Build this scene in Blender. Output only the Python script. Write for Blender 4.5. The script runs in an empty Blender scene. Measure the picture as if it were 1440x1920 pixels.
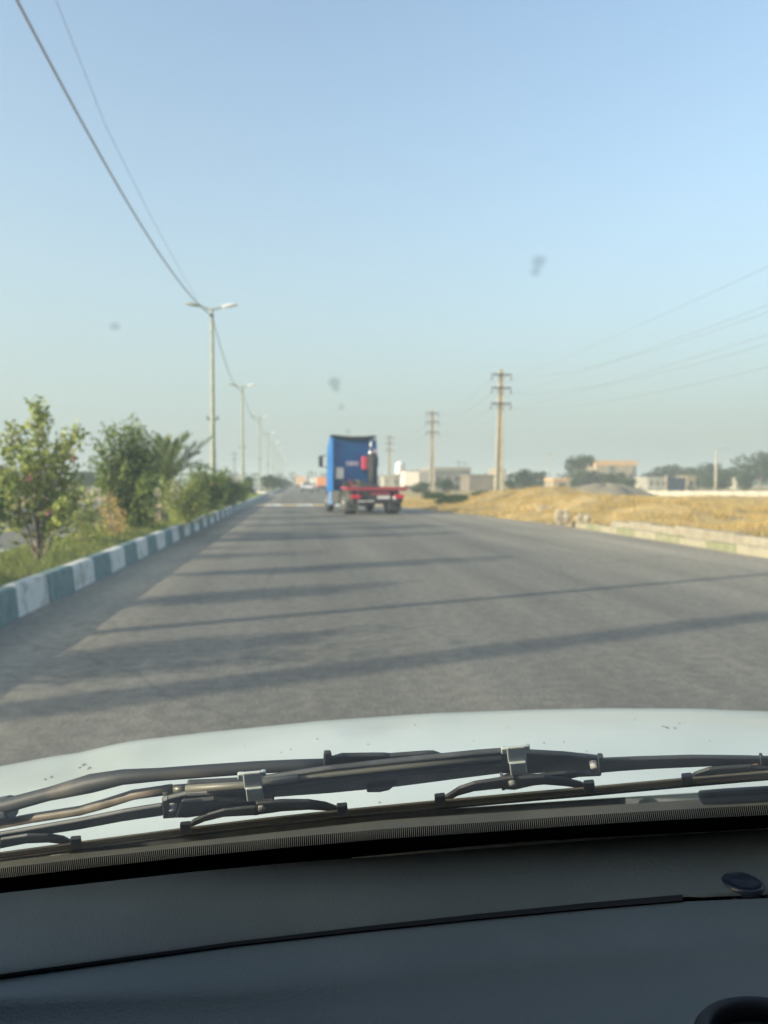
import bpy, bmesh, math, random
import numpy as np
from mathutils import Vector, Matrix
random.seed(7); RNG = np.random.default_rng(7)
S = bpy.context.scene
COL = S.collection
R = math.radians

# ------------------------------------------------------------------ camera
F = 1440.0
PITCH = math.atan(55/F); YAW = math.atan(165/F*math.cos(PITCH)); CH = 1.4
cd = bpy.data.cameras.new('camera'); cam = bpy.data.objects.new('camera', cd); COL.objects.link(cam)
cam.location = (0, 0, CH); cam.rotation_euler = (math.pi/2-PITCH, 0, -YAW)
cd.sensor_fit = 'VERTICAL'; cd.sensor_height = 36; cd.sensor_width = 27; cd.lens = 27
cd.clip_start = 0.02; cd.clip_end = 9000
cd.dof.use_dof = True; cd.dof.focus_distance = 0.86; cd.dof.aperture_fstop = 5.8
S.camera = cam
S.render.resolution_x = 768; S.render.resolution_y = 1024
# ------------------------------------------------------------------ sky and sun
SUN_EL = R(17); SUN_DIR = Vector((-.93, -.368, 0)).normalized()
w = bpy.data.worlds.new('World'); S.world = w; w.use_nodes = True
wn = w.node_tree.nodes; wl = w.node_tree.links
bg = wn['Background']; sky = wn.new('ShaderNodeTexSky'); sky.sky_type = 'NISHITA'; sky.sun_disc = False
sky.sun_elevation = SUN_EL; sky.sun_rotation = math.atan2(SUN_DIR.x, SUN_DIR.y)
sky.altitude = 0; sky.air_density = 1.0; sky.dust_density = 3.5; sky.ozone_density = 1.0
# thick dusty air along the horizon, a little brighter towards the sun's side
tcw = wn.new('ShaderNodeTexCoord'); sp = wn.new('ShaderNodeSeparateXYZ'); wl.new(tcw.outputs['Generated'], sp.inputs[0])
fr_ = wn.new('ShaderNodeValToRGB'); fr_.color_ramp.interpolation = 'B_SPLINE'; e_ = fr_.color_ramp.elements
e_[0].position = 0; e_[0].color = (.95,)*3+(1,); e_[1].position = .60; e_[1].color = (.0,)*3+(1,)
for p_, v_ in ((.08, .85), (.20, .55), (.34, .30)):
    q_ = e_.new(p_); q_.color = (v_, v_, v_, 1)
wl.new(sp.outputs[2], fr_.inputs[0])
vd = wn.new('ShaderNodeVectorMath'); vd.operation = 'DOT_PRODUCT'; wl.new(tcw.outputs['Generated'], vd.inputs[0]); vd.inputs[1].default_value = tuple(SUN_DIR)
mrw = wn.new('ShaderNodeMapRange'); mrw.inputs[1].default_value = -.7; mrw.inputs[2].default_value = .3; mrw.inputs[3].default_value = .9; mrw.inputs[4].default_value = 1.12; mrw.clamp = False; wl.new(vd.outputs['Value'], mrw.inputs[0])
hz_ = wn.new('ShaderNodeVectorMath'); hz_.operation = 'SCALE'; hz_.inputs[0].default_value = (1.54, 1.74, 1.72); wl.new(mrw.outputs[0], hz_.inputs['Scale'])
mxw = wn.new('ShaderNodeMix'); mxw.data_type = 'RGBA'; wl.new(fr_.outputs[0], mxw.inputs[0]); wl.new(sky.outputs[0], mxw.inputs[6]); wl.new(hz_.outputs[0], mxw.inputs[7])
wl.new(mxw.outputs[2], bg.inputs[0]); bg.inputs[1].default_value = 0.15
sl = bpy.data.lights.new('sun', 'SUN'); sl.energy = 3.0; sl.angle = R(.6); sl.color = (1, .88, .70)
sun = bpy.data.objects.new('sun', sl); COL.objects.link(sun)
sd = Vector((SUN_DIR.x*math.cos(SUN_EL), SUN_DIR.y*math.cos(SUN_EL), math.sin(SUN_EL)))
sun.rotation_euler = sd.to_track_quat('Z', 'Y').to_euler()
S.view_settings.view_transform = 'Standard'; S.view_settings.look = 'None'; S.view_settings.gamma = 1
S.view_settings.exposure = 1.36
try:
    S.cycles.transparent_max_bounces = 24; S.cycles.max_bounces = 6; S.cycles.volume_bounces = 0
except Exception: pass

# ------------------------------------------------------------------ measuring helpers (sight lines -> real positions)
_f = np.array([math.sin(YAW)*math.cos(PITCH), math.cos(YAW)*math.cos(PITCH), -math.sin(PITCH)])
_r = np.array([math.cos(YAW), -math.sin(YAW), 0.]); _u = np.cross(_r, _f); _O = np.array([0, 0, CH])
def ray(px, py): return _f+(px-720)/F*_r-(py-960)/F*_u
def gz(px, py, z=0.): d = ray(px, py); return _O+d*(z-CH)/d[2]
def aty(px, py, Y): d = ray(px, py); return _O+d*Y/d[1]
def atx(px, py, X): d = ray(px, py); return _O+d*X/d[0]

# ------------------------------------------------------------------ materials
def mat(name, col, rough=.8, metal=0., col2=None, scale=5., spec=.3, bump=0., bscale=None, detail=4, coat=0., coords='Object', stretch=None, lo=.35, hi=.65, trans=0.):
    m = bpy.data.materials.new(name); m.use_nodes = True; nt = m.node_tree; n = nt.nodes; l = nt.links
    b = n['Principled BSDF']; b.inputs['Roughness'].default_value = rough; b.inputs['Metallic'].default_value = metal
    b.inputs['Specular IOR Level'].default_value = spec; b.inputs['Base Color'].default_value = (*col, 1)
    if coat: b.inputs['Coat Weight'].default_value = coat; b.inputs['Coat Roughness'].default_value = .12
    tc = n.new('ShaderNodeTexCoord'); src = tc.outputs[coords]
    if stretch:
        mp = n.new('ShaderNodeMapping'); mp.inputs['Scale'].default_value = stretch; l.new(src, mp.inputs[0]); src = mp.outputs[0]
    if col2:
        no = n.new('ShaderNodeTexNoise'); no.inputs['Scale'].default_value = scale; no.inputs['Detail'].default_value = detail
        l.new(src, no.inputs['Vector'])
        cr = n.new('ShaderNodeValToRGB'); cr.color_ramp.elements[0].position = lo; cr.color_ramp.elements[1].position = hi
        cr.color_ramp.elements[0].color = (*col, 1); cr.color_ramp.elements[1].color = (*col2, 1)
        l.new(no.outputs[0], cr.inputs[0]); l.new(cr.outputs[0], b.inputs['Base Color'])
    if bump:
        nb = n.new('ShaderNodeTexNoise'); nb.inputs['Scale'].default_value = bscale or scale*4; nb.inputs['Detail'].default_value = 3
        l.new(src, nb.inputs['Vector']); bp = n.new('ShaderNodeBump'); bp.inputs['Strength'].default_value = bump; bp.inputs['Distance'].default_value = .01
        l.new(nb.outputs[0], bp.inputs['Height']); l.new(bp.outputs[0], b.inputs['Normal'])
    return m
def leafmat(name, a, b_, c):
    """leaf colours differ from leaf to leaf (random per island) with some light passing through"""
    m = bpy.data.materials.new(name); m.use_nodes = True; nt = m.node_tree; n = nt.nodes; l = nt.links
    g = n.new('ShaderNodeNewGeometry'); cr = n.new('ShaderNodeValToRGB'); e = cr.color_ramp.elements
    e[0].color = (*a, 1); e[1].color = (*c, 1); k = e.new(.5); k.color = (*b_, 1)
    l.new(g.outputs['Random Per Island'], cr.inputs[0])
    b = n['Principled BSDF']; b.inputs['Roughness'].default_value = .55; b.inputs['Specular IOR Level'].default_value = .3
    l.new(cr.outputs[0], b.inputs['Base Color'])
    t = n.new('ShaderNodeBsdfTranslucent'); l.new(cr.outputs[0], t.inputs[0])
    mx = n.new('ShaderNodeMixShader'); mx.inputs[0].default_value = .35
    l.new(b.outputs[0], mx.inputs[1]); l.new(t.outputs[0], mx.inputs[2]); l.new(mx.outputs[0], n['Material Output'].inputs['Surface'])
    return m
M = {}
M['leaf_light'] = leafmat('leaf_light', (.15, .19, .035), (.26, .31, .07), (.40, .42, .14))
M['leaf_mid'] = leafmat('leaf_mid', (.07, .12, .022), (.13, .19, .038), (.24, .29, .07))
M['leaf_dark'] = leafmat('leaf_dark', (.03, .055, .02), (.045, .08, .028), (.075, .11, .035))
M['leaf_far'] = leafmat('leaf_far', (.024, .044, .012), (.042, .066, .018), (.07, .09, .03))
M['palm'] = leafmat('palm', (.10, .15, .05), (.17, .22, .08), (.27, .30, .13))
M['flower'] = mat('flower', (.50, .25, .23), .6)
M['straw'] = leafmat('straw', (.32, .23, .08), (.47, .335, .12), (.60, .45, .19))
M['turf'] = leafmat('turf', (.10, .14, .03), (.18, .22, .05), (.30, .31, .10))
M['bark'] = mat('bark', (.20, .16, .12), .9, col2=(.32, .27, .21), scale=30)
M['concrete'] = mat('concrete', (.32, .29, .22), .85, col2=(.42, .38, .30), scale=3, bump=.2)
M['galv'] = mat('galvanised', (.24, .26, .19), .6, col2=(.33, .34, .27), scale=4)
M['dark_steel'] = mat('dark_steel', (.06, .065, .07), .5, .3, col2=(.10, .10, .10), scale=20)
M['porcelain'] = mat('porcelain', (.16, .12, .10), .3)
M['white_lamp'] = mat('white_lamp', (.80, .80, .78), .35, col2=(.7, .7, .68), scale=10)
M['cable'] = mat('cable', (.36, .37, .39), .6)
M['wire'] = mat('wire', (.17, .18, .19), .5)
M['kerb_white'] = mat('kerb_white', (.64, .64, .60), .85, col2=(.36, .35, .30), scale=5, detail=10, bump=.5, lo=.5, hi=.72)
M['kerb_teal'] = mat('kerb_teal', (.125, .21, .205), .85, col2=(.21, .27, .26), scale=6, detail=8, bump=.3)
M['kerb_lime'] = mat('kerb_lime', (.17, .185, .10), .85, col2=(.25, .24, .16), scale=4, detail=8, bump=.3)
M['kerb_cream'] = mat('kerb_cream', (.30, .275, .20), .85, col2=(.20, .185, .135), scale=4, detail=8, bump=.3, lo=.5, hi=.8)
M['block'] = mat('concrete_block', (.25, .225, .17), .9, col2=(.33, .30, .23), scale=5, detail=8, bump=.3)

M['block_pale'] = mat('concrete_block_pale', (.31, .28, .21), .9, col2=(.24, .215, .165), scale=5, detail=8, bump=.3)
# ------------------------------------------------------------------ mesh helpers
def link(name, me, m=None, parent=None):
    o = bpy.data.objects.new(name, me); COL.objects.link(o)
    if m is not None and me is not None:
        for q in (m if isinstance(m, (list, tuple)) else [m]): me.materials.append(q)
    if parent is not None: o.parent = parent
    return o
def tag(o, label=None, cat=None, group=None, kind=None):
    for k, v in (('label', label), ('category', cat), ('group', group), ('kind', kind)):
        if v: o[k] = v
    return o
def thing(name, loc, label, cat, group=None, rz=0):
    o = bpy.data.objects.new(name, None); COL.objects.link(o); o.location = loc; o.rotation_euler = (0, 0, rz)
    o.empty_display_size = .2
    return tag(o, label, cat, group)
def mesh(name, v, f, smooth=False, mi=None):
    me = bpy.data.meshes.new(name); me.from_pydata([tuple(map(float, p)) for p in v], [], f); me.update()
    if smooth: me.polygons.foreach_set('use_smooth', [True]*len(me.polygons))
    if mi is not None: me.polygons.foreach_set('material_index', mi)
    return me
def quads(name, V):
    """V: (n,4,3) array -> quad soup"""
    n = len(V); me = bpy.data.meshes.new(name)
    me.vertices.add(n*4); me.vertices.foreach_set('co', V.reshape(-1).astype(np.float32))
    me.loops.add(n*4); me.loops.foreach_set('vertex_index', np.arange(n*4, dtype=np.int32))
    me.polygons.add(n); me.polygons.foreach_set('loop_start', np.arange(n, dtype=np.int32)*4)
    try: me.polygons.foreach_set('loop_total', np.full(n, 4, dtype=np.int32))
    except Exception: pass
    me.update(calc_edges=True); return me
class MB:
    """collects shapes, builds ONE mesh object"""
    def __init__(s): s.v = []; s.f = []; s.mi = []; s.i = 0; s.sm = []
    def add(s, v, f, smooth=False):
        b = len(s.v); s.v += [tuple(map(float, p)) for p in v]
        for q in f: s.f.append([b+k for k in q]); s.mi.append(s.i); s.sm.append(smooth)
        return s
    def box(s, c, d, rz=0, taper=1., rot=None):
        x, y, z = d[0]/2, d[1]/2, d[2]/2
        pts = []
        for (sx, sy, sz) in ((-1,-1,-1),(1,-1,-1),(1,1,-1),(-1,1,-1),(-1,-1,1),(1,-1,1),(1,1,1),(-1,1,1)):
            k = taper if sz > 0 else 1
            p = Vector((sx*x*k, sy*y*k, sz*z))
            if rot is not None: p = rot @ p
            if rz: p = Matrix.Rotation(rz, 3, 'Z') @ p
            pts.append(p+Vector(c))
        return s.add(pts, [(0,3,2,1),(4,5,6,7),(0,1,5,4),(1,2,6,5),(2,3,7,6),(3,0,4,7)])
    def tube(s, P, r, n=8, smooth=True, caps=True):
        P = [Vector(p) for p in P]; rr = [float(q) for q in r] if isinstance(r, (list, tuple)) else [float(r)]*len(P)
        vs = []; up0 = None
        for i, p in enumerate(P):
            t = (P[min(i+1, len(P)-1)]-P[max(i-1, 0)]).normalized()
            if up0 is None: up0 = Vector((0,0,1)) if abs(t.z) < .9 else Vector((1,0,0))
            a = t.cross(up0)
            if a.length < 1e-4: a = t.orthogonal()
            a.normalize(); b = t.cross(a).normalized(); up0 = -b if False else up0
            for k in range(n):
                th = 2*math.pi*k/n; vs.append(p+rr[i]*(math.cos(th)*a+math.sin(th)*b))
        fs = []
        for i in range(len(P)-1):
            for k in range(n):
                k2 = (k+1) % n; fs.append((i*n+k, i*n+k2, (i+1)*n+k2, (i+1)*n+k))
        s.add(vs, fs, smooth)
        if caps:
            b = len(s.v)-len(vs)
            s.f.append([b+k for k in range(n)][::-1]); s.mi.append(s.i); s.sm.append(False)
            s.f.append([b+(len(P)-1)*n+k for k in range(n)]); s.mi.append(s.i); s.sm.append(False)
        return s
    def prism(s, pts, d):
        """pts: outline of 3D points; d: extrusion vector"""
        n = len(pts); d = Vector(d); a = [Vector(p) for p in pts]; b = [p+d for p in a]
        return s.add(a+b, [tuple(range(n))[::-1], tuple(range(n, 2*n))]+[(i, (i+1) % n, n+(i+1) % n, n+i) for i in range(n)])
    def lathe(s, c, prof, n=24, axis='Z', smooth=True):
        vs = []
        for (r_, h_) in prof:
            for k in range(n):
                th = 2*math.pi*k/n; a, b = r_*math.cos(th), r_*math.sin(th)
                p = {'Z': (a, b, h_), 'X': (h_, a, b), 'Y': (a, h_, b)}[axis]
                vs.append((c[0]+p[0], c[1]+p[1], c[2]+p[2]))
        fs = [(i*n+k, i*n+(k+1) % n, (i+1)*n+(k+1) % n, (i+1)*n+k) for i in range(len(prof)-1) for k in range(n)]
        fs += [tuple(range(n))[::-1], tuple(range((len(prof)-1)*n, len(prof)*n))]
        return s.add(vs, fs, smooth)
    def build(s, name, m, parent=None, bevel=0., seg=2):
        me = bpy.data.meshes.new(name); me.from_pydata(s.v, [], s.f); me.update()
        me.polygons.foreach_set('material_index', s.mi); me.polygons.foreach_set('use_smooth', s.sm)
        bm = bmesh.new(); bm.from_mesh(me); bmesh.ops.recalc_face_normals(bm, faces=bm.faces); bm.to_mesh(me); bm.free()
        o = link(name, me, m, parent)
        if bevel:
            q = o.modifiers.new('bevel', 'BEVEL'); q.width = bevel; q.segments = seg; q.limit_method = 'ANGLE'; q.angle_limit = R(35)
        return o
def leaves(P, size, asp=.5, droop=0.):
    """diamond leaves at points P"""
    n = len(P); a = RNG.normal(size=(n, 3)); a[:, 2] -= droop; a /= np.linalg.norm(a, axis=1)[:, None]
    b = RNG.normal(size=(n, 3)); b -= (b*a).sum(1)[:, None]*a; b /= np.linalg.norm(b, axis=1)[:, None]
    sz = size*RNG.uniform(.6, 1.25, (n, 1)); L = a*sz*.5; W = b*sz*.5*asp
    return np.stack([P-L, P+W, P+L, P-W], axis=1)
def bez(a, b, c, n):
    a, b, c = map(np.array, (a, b, c)); t = np.linspace(0, 1, n)[:, None]
    return (1-t)**2*a+2*t*(1-t)*b+t*t*c

# ------------------------------------------------------------------ setting: ground, roads
def asphalt(name, dusty):
    m = bpy.data.materials.new(name); m.use_nodes = True; n = m.node_tree.nodes; l = m.node_tree.links; b = n['Principled BSDF']
    b.inputs['Roughness'].default_value = .85; b.inputs['Specular IOR Level'].default_value = .25
    tc = n.new('ShaderNodeTexCoord'); ob = tc.outputs['Object']
    n1 = n.new('ShaderNodeTexNoise'); n1.inputs['Scale'].default_value = 42; n1.inputs['Detail'].default_value = 3; l.new(ob, n1.inputs[0])
    n2 = n.new('ShaderNodeTexNoise'); n2.inputs['Scale'].default_value = .6; n2.inputs['Detail'].default_value = 6
    mp = n.new('ShaderNodeMapping'); mp.inputs['Scale'].default_value = (1.6, .25, 1); l.new(ob, mp.inputs[0]); l.new(mp.outputs[0], n2.inputs[0])
    c1 = n.new('ShaderNodeValToRGB'); c1.color_ramp.elements[0].position = .32; c1.color_ramp.elements[1].position = .7
    c1.color_ramp.elements[0].color = (.120, .116, .102, 1); c1.color_ramp.elements[1].color = (.205, .198, .174, 1); l.new(n1.outputs[0], c1.inputs[0])
    c2 = n.new('ShaderNodeValToRGB'); c2.color_ramp.elements[0].position = .35; c2.color_ramp.elements[1].position = .7
    c2.color_ramp.elements[0].color = (.85, .85, .85, 1); c2.color_ramp.elements[1].color = (1.15, 1.13, 1.08, 1); l.new(n2.outputs[0], c2.inputs[0])
    mu = n.new('ShaderNodeMix'); mu.data_type = 'RGBA'; mu.blend_type = 'MULTIPLY'; mu.inputs[0].default_value = 1
    l.new(c1.outputs[0], mu.inputs[6]); l.new(c2.outputs[0], mu.inputs[7]); out = mu.outputs[2]
    if dusty:   # wind-blown dust lying along both edges of the carriageway
        sx = n.new('ShaderNodeSeparateXYZ'); l.new(ob, sx.inputs[0])
        for (x0, x1) in ((4.0, 8.6), (-1.2, -2.7)):
            mr = n.new('ShaderNodeMapRange'); mr.inputs[1].default_value = x0; mr.inputs[2].default_value = x1
            mr.inputs[3].default_value = 0; mr.inputs[4].default_value = .8 if x1 > 0 else .75; l.new(sx.outputs[0], mr.inputs[0])
            m3 = n.new('ShaderNodeMath'); m3.operation = 'MULTIPLY'; l.new(mr.outputs[0], m3.inputs[0])
            m4 = n.new('ShaderNodeMapRange'); m4.inputs[1].default_value = .3; m4.inputs[2].default_value = .65; m4.inputs[3].default_value = .6; l.new(n2.outputs[0], m4.inputs[0]); l.new(m4.outputs[0], m3.inputs[1])
            mx = n.new('ShaderNodeMix'); mx.data_type = 'RGBA'; l.new(m3.outputs[0], mx.inputs[0]); l.new(out, mx.inputs[6]); mx.inputs[7].default_value = (.36, .32, .25, 1); out = mx.outputs[2]
    # polished wheel tracks, darker patches, hairline cracks
    n5 = n.new('ShaderNodeTexNoise'); n5.inputs['Scale'].default_value = 9; n5.inputs['Detail'].default_value = 5; l.new(ob, n5.inputs[0])
    c5 = n.new('ShaderNodeValToRGB'); c5.color_ramp.elements[0].position = .3; c5.color_ramp.elements[1].position = .72; c5.color_ramp.elements[0].color = (.78, .78, .77, 1); c5.color_ramp.elements[1].color = (1.18, 1.17, 1.13, 1); l.new(n5.outputs[0], c5.inputs[0])
    m5 = n.new('ShaderNodeMix'); m5.data_type = 'RGBA'; m5.blend_type = 'MULTIPLY'; m5.inputs[0].default_value = 1; l.new(out, m5.inputs[6]); l.new(c5.outputs[0], m5.inputs[7]); out = m5.outputs[2]
    mt = n.new('ShaderNodeMapping'); mt.inputs['Scale'].default_value = (1.1, .02, 1); l.new(ob, mt.inputs[0]); nt_ = n.new('ShaderNodeTexNoise'); nt_.inputs['Scale'].default_value = 1.; nt_.inputs['Detail'].default_value = 3; l.new(mt.outputs[0], nt_.inputs[0])
    ct = n.new('ShaderNodeMapRange'); ct.inputs[1].default_value = .35; ct.inputs[2].default_value = .65; ct.inputs[3].default_value = .88; ct.inputs[4].default_value = 1.12; l.new(nt_.outputs[0], ct.inputs[0])
    m7 = n.new('ShaderNodeMix'); m7.data_type = 'RGBA'; m7.blend_type = 'MULTIPLY'; m7.inputs[0].default_value = 1; l.new(out, m7.inputs[6]); l.new(ct.outputs[0], m7.inputs[7]); out = m7.outputs[2]
    ns = n.new('ShaderNodeTexNoise'); ns.inputs['Scale'].default_value = 1.7; ns.inputs['Detail'].default_value = 2; l.new(ob, ns.inputs[0])
    cs = n.new('ShaderNodeMapRange'); cs.inputs[1].default_value = .66; cs.inputs[2].default_value = .74; cs.inputs[3].default_value = 1.; cs.inputs[4].default_value = .78; l.new(ns.outputs[0], cs.inputs[0])
    m8 = n.new('ShaderNodeMix'); m8.data_type = 'RGBA'; m8.blend_type = 'MULTIPLY'; m8.inputs[0].default_value = 1; l.new(out, m8.inputs[6]); l.new(cs.outputs[0], m8.inputs[7]); out = m8.outputs[2]
    wp = n.new('ShaderNodeTexNoise'); wp.inputs['Scale'].default_value = 1.1; wp.inputs['Detail'].default_value = 5; l.new(ob, wp.inputs[0])
    va = n.new('ShaderNodeMixRGB'); va.inputs[0].default_value = .35; l.new(ob, va.inputs[1]); l.new(wp.outputs['Color'], va.inputs[2])
    vo = n.new('ShaderNodeTexVoronoi'); vo.feature = 'DISTANCE_TO_EDGE'; vo.inputs['Scale'].default_value = .3; l.new(va.outputs[0], vo.inputs['Vector'])
    mc = n.new('ShaderNodeMapRange'); mc.inputs[1].default_value = .001; mc.inputs[2].default_value = .006; mc.inputs[3].default_value = .82; mc.inputs[4].default_value = 1.; l.new(vo.outputs['Distance'], mc.inputs[0])
    m6 = n.new('ShaderNodeMix'); m6.data_type = 'RGBA'; m6.blend_type = 'MULTIPLY'; m6.inputs[0].default_value = 1; l.new(out, m6.inputs[6]); l.new(mc.outputs[0], m6.inputs[7]); out = m6.outputs[2]
    l.new(out, b.inputs['Base Color'])
    bp = n.new('ShaderNodeBump'); bp.inputs['Strength'].default_value = .5; bp.inputs['Distance'].default_value = .008
    l.new(n1.outputs[0], bp.inputs['Height']); l.new(bp.outputs[0], b.inputs['Normal'])
    return m
M['asphalt'] = asphalt('asphalt', True); M['asphalt_old'] = asphalt('asphalt_old', False)
M['soil'] = mat('soil', (.34, .27, .16), .95, col2=(.46, .36, .20), scale=.15, detail=8, bump=.4, bscale=3)
M['dry_ground'] = mat('dry_ground', (.20, .155, .065), .95, col2=(.50, .365, .16), scale=.45, detail=8, bump=.5, bscale=9)
M['turf_soil'] = mat('turf_soil', (.10, .13, .04), .95, col2=(.20, .20, .09), scale=1.2, detail=6, bump=.4, bscale=30)

o = link('ground', mesh('ground', [(-2500, -300, -.06), (2500, -300, -.06), (2500, 3000, -.06), (-2500, 3000, -.06)], [(0,1,2,3)]), M['soil']); tag(o, kind='structure')
road_out = [(-2.89, -30), (8.75, -30), (8.75, 27), (8.3, 32), (7.6, 38), (6.4, 44), (5.9, 60), (5.9, 900), (-2.89, 900)]
o = link('road', mesh('road', [(x, y, 0) for x, y in road_out], [tuple(range(len(road_out)))]), M['asphalt']); tag(o, kind='structure')
o = link('road', mesh('opposite_road', [(-15, -30, -.01), (-4.75, -30, -.01), (-4.75, 900, -.01), (-15, 900, -.01)], [(0,1,2,3)]), M['asphalt_old']); tag(o, kind='structure')
# raised median bed, gently crowned, with a break at the crossing
mv = []; mf = []
ys = [y for y in np.arange(-30, 80, .8)]+[y for y in np.arange(97, 400, 4.)]
for i, y in enumerate(ys):
    for j, t in enumerate(np.linspace(0, 1, 7)):
        x = -4.66+t*1.63
        mv.append((x, y, .26+.06*math.sin(math.pi*t)+.015*math.sin(y*2.1+x*3)))
for i in range(len(ys)-1):
    if ys[i+1]-ys[i] > 10: continue
    for j in range(6): mf.append((i*7+j, i*7+j+1, (i+1)*7+j+1, (i+1)*7+j))
o = link('median_bed', mesh('median_bed', mv, mf, True), M['turf_soil']); tag(o, kind='structure')

# kerb of the median: one-metre blocks painted white and teal in turn
def kerb(name, x0, x1, y0, y1, h, step, mats, rounded=True, off=0.33, lean=.03, z0=-.02, jit=.008):
    b = MB(); k = 0; y = y0+off
    while y < y1:
        g = random.uniform(-jit, jit); h_ = h+random.uniform(-jit, jit); r_ = .035
        prof = [(x1+g, z0), (x1+g-lean, h_-r_), (x1+g-lean-.3*r_, h_-.3*r_), (x1+g-lean-r_, h_), (x0, h_), (x0, z0)]
        b.i = k % len(mats)
        b.prism([(x, y+.006, z) for x, z in prof], (0, step-.012, 0)); k += 1; y += step
    return tag(b.build(name, mats), kind='structure')
kerb('kerb', -3.03, -2.85, -20.0, 80, .33, 1.0, [M['kerb_white'], M['kerb_teal']], off=.30)
kerb('kerb', -4.82, -4.66, -20.0, 80, .30, 1.0, [M['kerb_white'], M['kerb_teal']], off=.30)
kerb('kerb', -3.03, -2.85, 97.0, 330, .33, 2.0, [M['kerb_white'], M['kerb_teal']])
# rounded nose of the median at the gap
for (yy, sg) in ((80.4, 1), (97.0, -1)):
    b = MB(); n_ = 14; pts = [( -3.84+.98*math.cos(math.pi*k/n_), yy+sg*.98*math.sin(math.pi*k/n_), -.02) for k in range(n_+1)]
    b.prism(pts, (0, 0, .32)); tag(b.build('kerb', [M['kerb_white']]), kind='structure')
# right-hand kerb: worn cream/lime blocks, and the concrete step behind them
kerb('kerb', 8.70, 8.90, -10.0, 22.6, .17, 1.15, [M['kerb_cream'], M['kerb_lime']], off=.2, jit=.022)
kerb('kerb', 9.25, 9.55, -10.0, 20.6, .30, 1.3, [M['block'], M['block_pale'], M['block']], off=.6, jit=.03)
# speed bump, low painted hump across the carriageway
b = MB(); k = 0; x = -2.8
while x < 5.6:
    b.i = k % 2; wd = .95
    prof = [(-.42, .004), (-.3, .045), (-.1, .075), (.1, .075), (.3, .045), (.42, .004)]
    A = [(x+.01, 47.6-(x+2.8)*.12+py, pz) for py, pz in prof]; B = [(x+wd, 47.6-(x+2.8)*.12+py, pz) for py, pz in prof]
    b.add(A+B, [(i, i+1, 7+i, 6+i) for i in range(5)]+[(0,1,2,3,4,5), (11,10,9,8,7,6)]); k += 1; x += .95
tag(b.build('speed_bump', [mat('bump_yellow', (.55, .42, .18), .8, col2=(.4, .34, .22), scale=3), mat('bump_white', (.72, .70, .66), .8, col2=(.45, .44, .42), scale=3)]),
    'low speed bump painted in worn white and yellow blocks across the road', 'speed bump')

# dry field on the right: mounds, ruts
def field_h(x, y):
    d = max(0., x-9.4); e = min(1., d/1.6)
    h = .08+.12*e
    h += .80*math.exp(-((x-12.9)/2.6)**2-((y-39)/8.)**2)+.55*math.exp(-((x-11.5)/2.)**2-((y-27)/4.)**2)
    h += .15*math.exp(-((x-17)/4)**2-((y-18)/4.)**2)
    h += .10*math.sin(x*1.3+y*.4)+.09*math.sin(y*.9-x*.6)+.03*math.sin(x*3.1)*math.sin(y*2.3)
    if y > 34: h -= .14*min(1, (y-34)/10.)*(1 if x < 11 else 0)*.7
    fade = 1-min(1., max(0., (y-55)/40.))
    return h*fade+.02
fx = list(np.arange(9.3, 26, .5))+list(np.arange(26, 60, 2.))+[62, 75, 95, 130]; fy = list(np.arange(-10, 62, .6))+list(np.arange(62, 240, 6.))
fv = []; ff = []
for y in fy:
    edge = 9.4 if y < 24 else (8.7-(y-24)*.14 if y < 42 else 6.1)
    for i, x in enumerate(fx):
        xx = edge+(x-9.3) if x < 15 else x if x > 20 else x+(edge-9.3)*(20-x)/5.
        z_ = field_h(xx if xx > 9.4 else 9.4, y)
        if i == 0: z_ = -.03 if y > 20 else .1
        elif y > 20: z_ *= min(1, (xx-edge)/2.2+.25)
        fv.append((xx, y, z_))
nx = len(fx)
for j in range(len(fy)-1):
    for i in range(nx-1): ff.append((j*nx+i, j*nx+i+1, (j+1)*nx+i+1, (j+1)*nx+i))
fo = link('field', mesh('field', fv, ff, True), M['dry_ground']); tag(fo, kind='structure')
FV = np.array(fv)
def blades(name, P, h0, h1, wd, m, lean=.35):
    n = len(P); hh = RNG.uniform(h0, h1, n); a = RNG.uniform(0, 2*math.pi, n)
    d = np.stack([np.cos(a), np.sin(a), np.zeros(n)], 1)*wd; l = RNG.normal(size=(n, 3))*lean; l[:, 2] = 1
    T = P+l*hh[:, None]
    return link(name, quads(name, np.stack([P-d, P+d, T+d*.15, T-d*.15], 1)), m)
# straw-coloured dry grass in tufts
n_t = 6500; pts = []
tri = RNG.integers(0, (len(fy)-1)*(nx-1), n_t*6)
c = 0
for t in tri:
    j, i = divmod(int(t), nx-1)
    if fx[i] > 34 or fy[j] > 62 or fy[j] < 6: continue
    p00, p10, p01 = FV[j*nx+i], FV[j*nx+i+1], FV[(j+1)*nx+i]
    q = p00+(p10-p00)*random.random()+(p01-p00)*random.random(); pts.append(q); c += 1
    if c > n_t: break
pts = np.array(pts); k = 16
P = np.repeat(pts, k, 0)+RNG.normal(size=(len(pts)*k, 3))*np.array([.16, .16, 0]); P[:, 2] -= .02
tag(blades('dry_grass', P, .06, .22, .012, M['straw']), 'dry straw coloured grass covering the mounds right of the road', 'dry grass', kind='stuff')
n = 46000; yy = 4+70*RNG.random(n)**1.6; P = np.stack([RNG.uniform(-4.62, -3.05, n), yy, np.full(n, .27)], 1); P[:, 2] += .05*np.sin(math.pi*(P[:, 0]+4.66)/1.63)
tag(blades('median_grass', P, .04, .13, .006, M['turf']), 'short green grass growing on the raised median', 'grass', kind='stuff')

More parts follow.
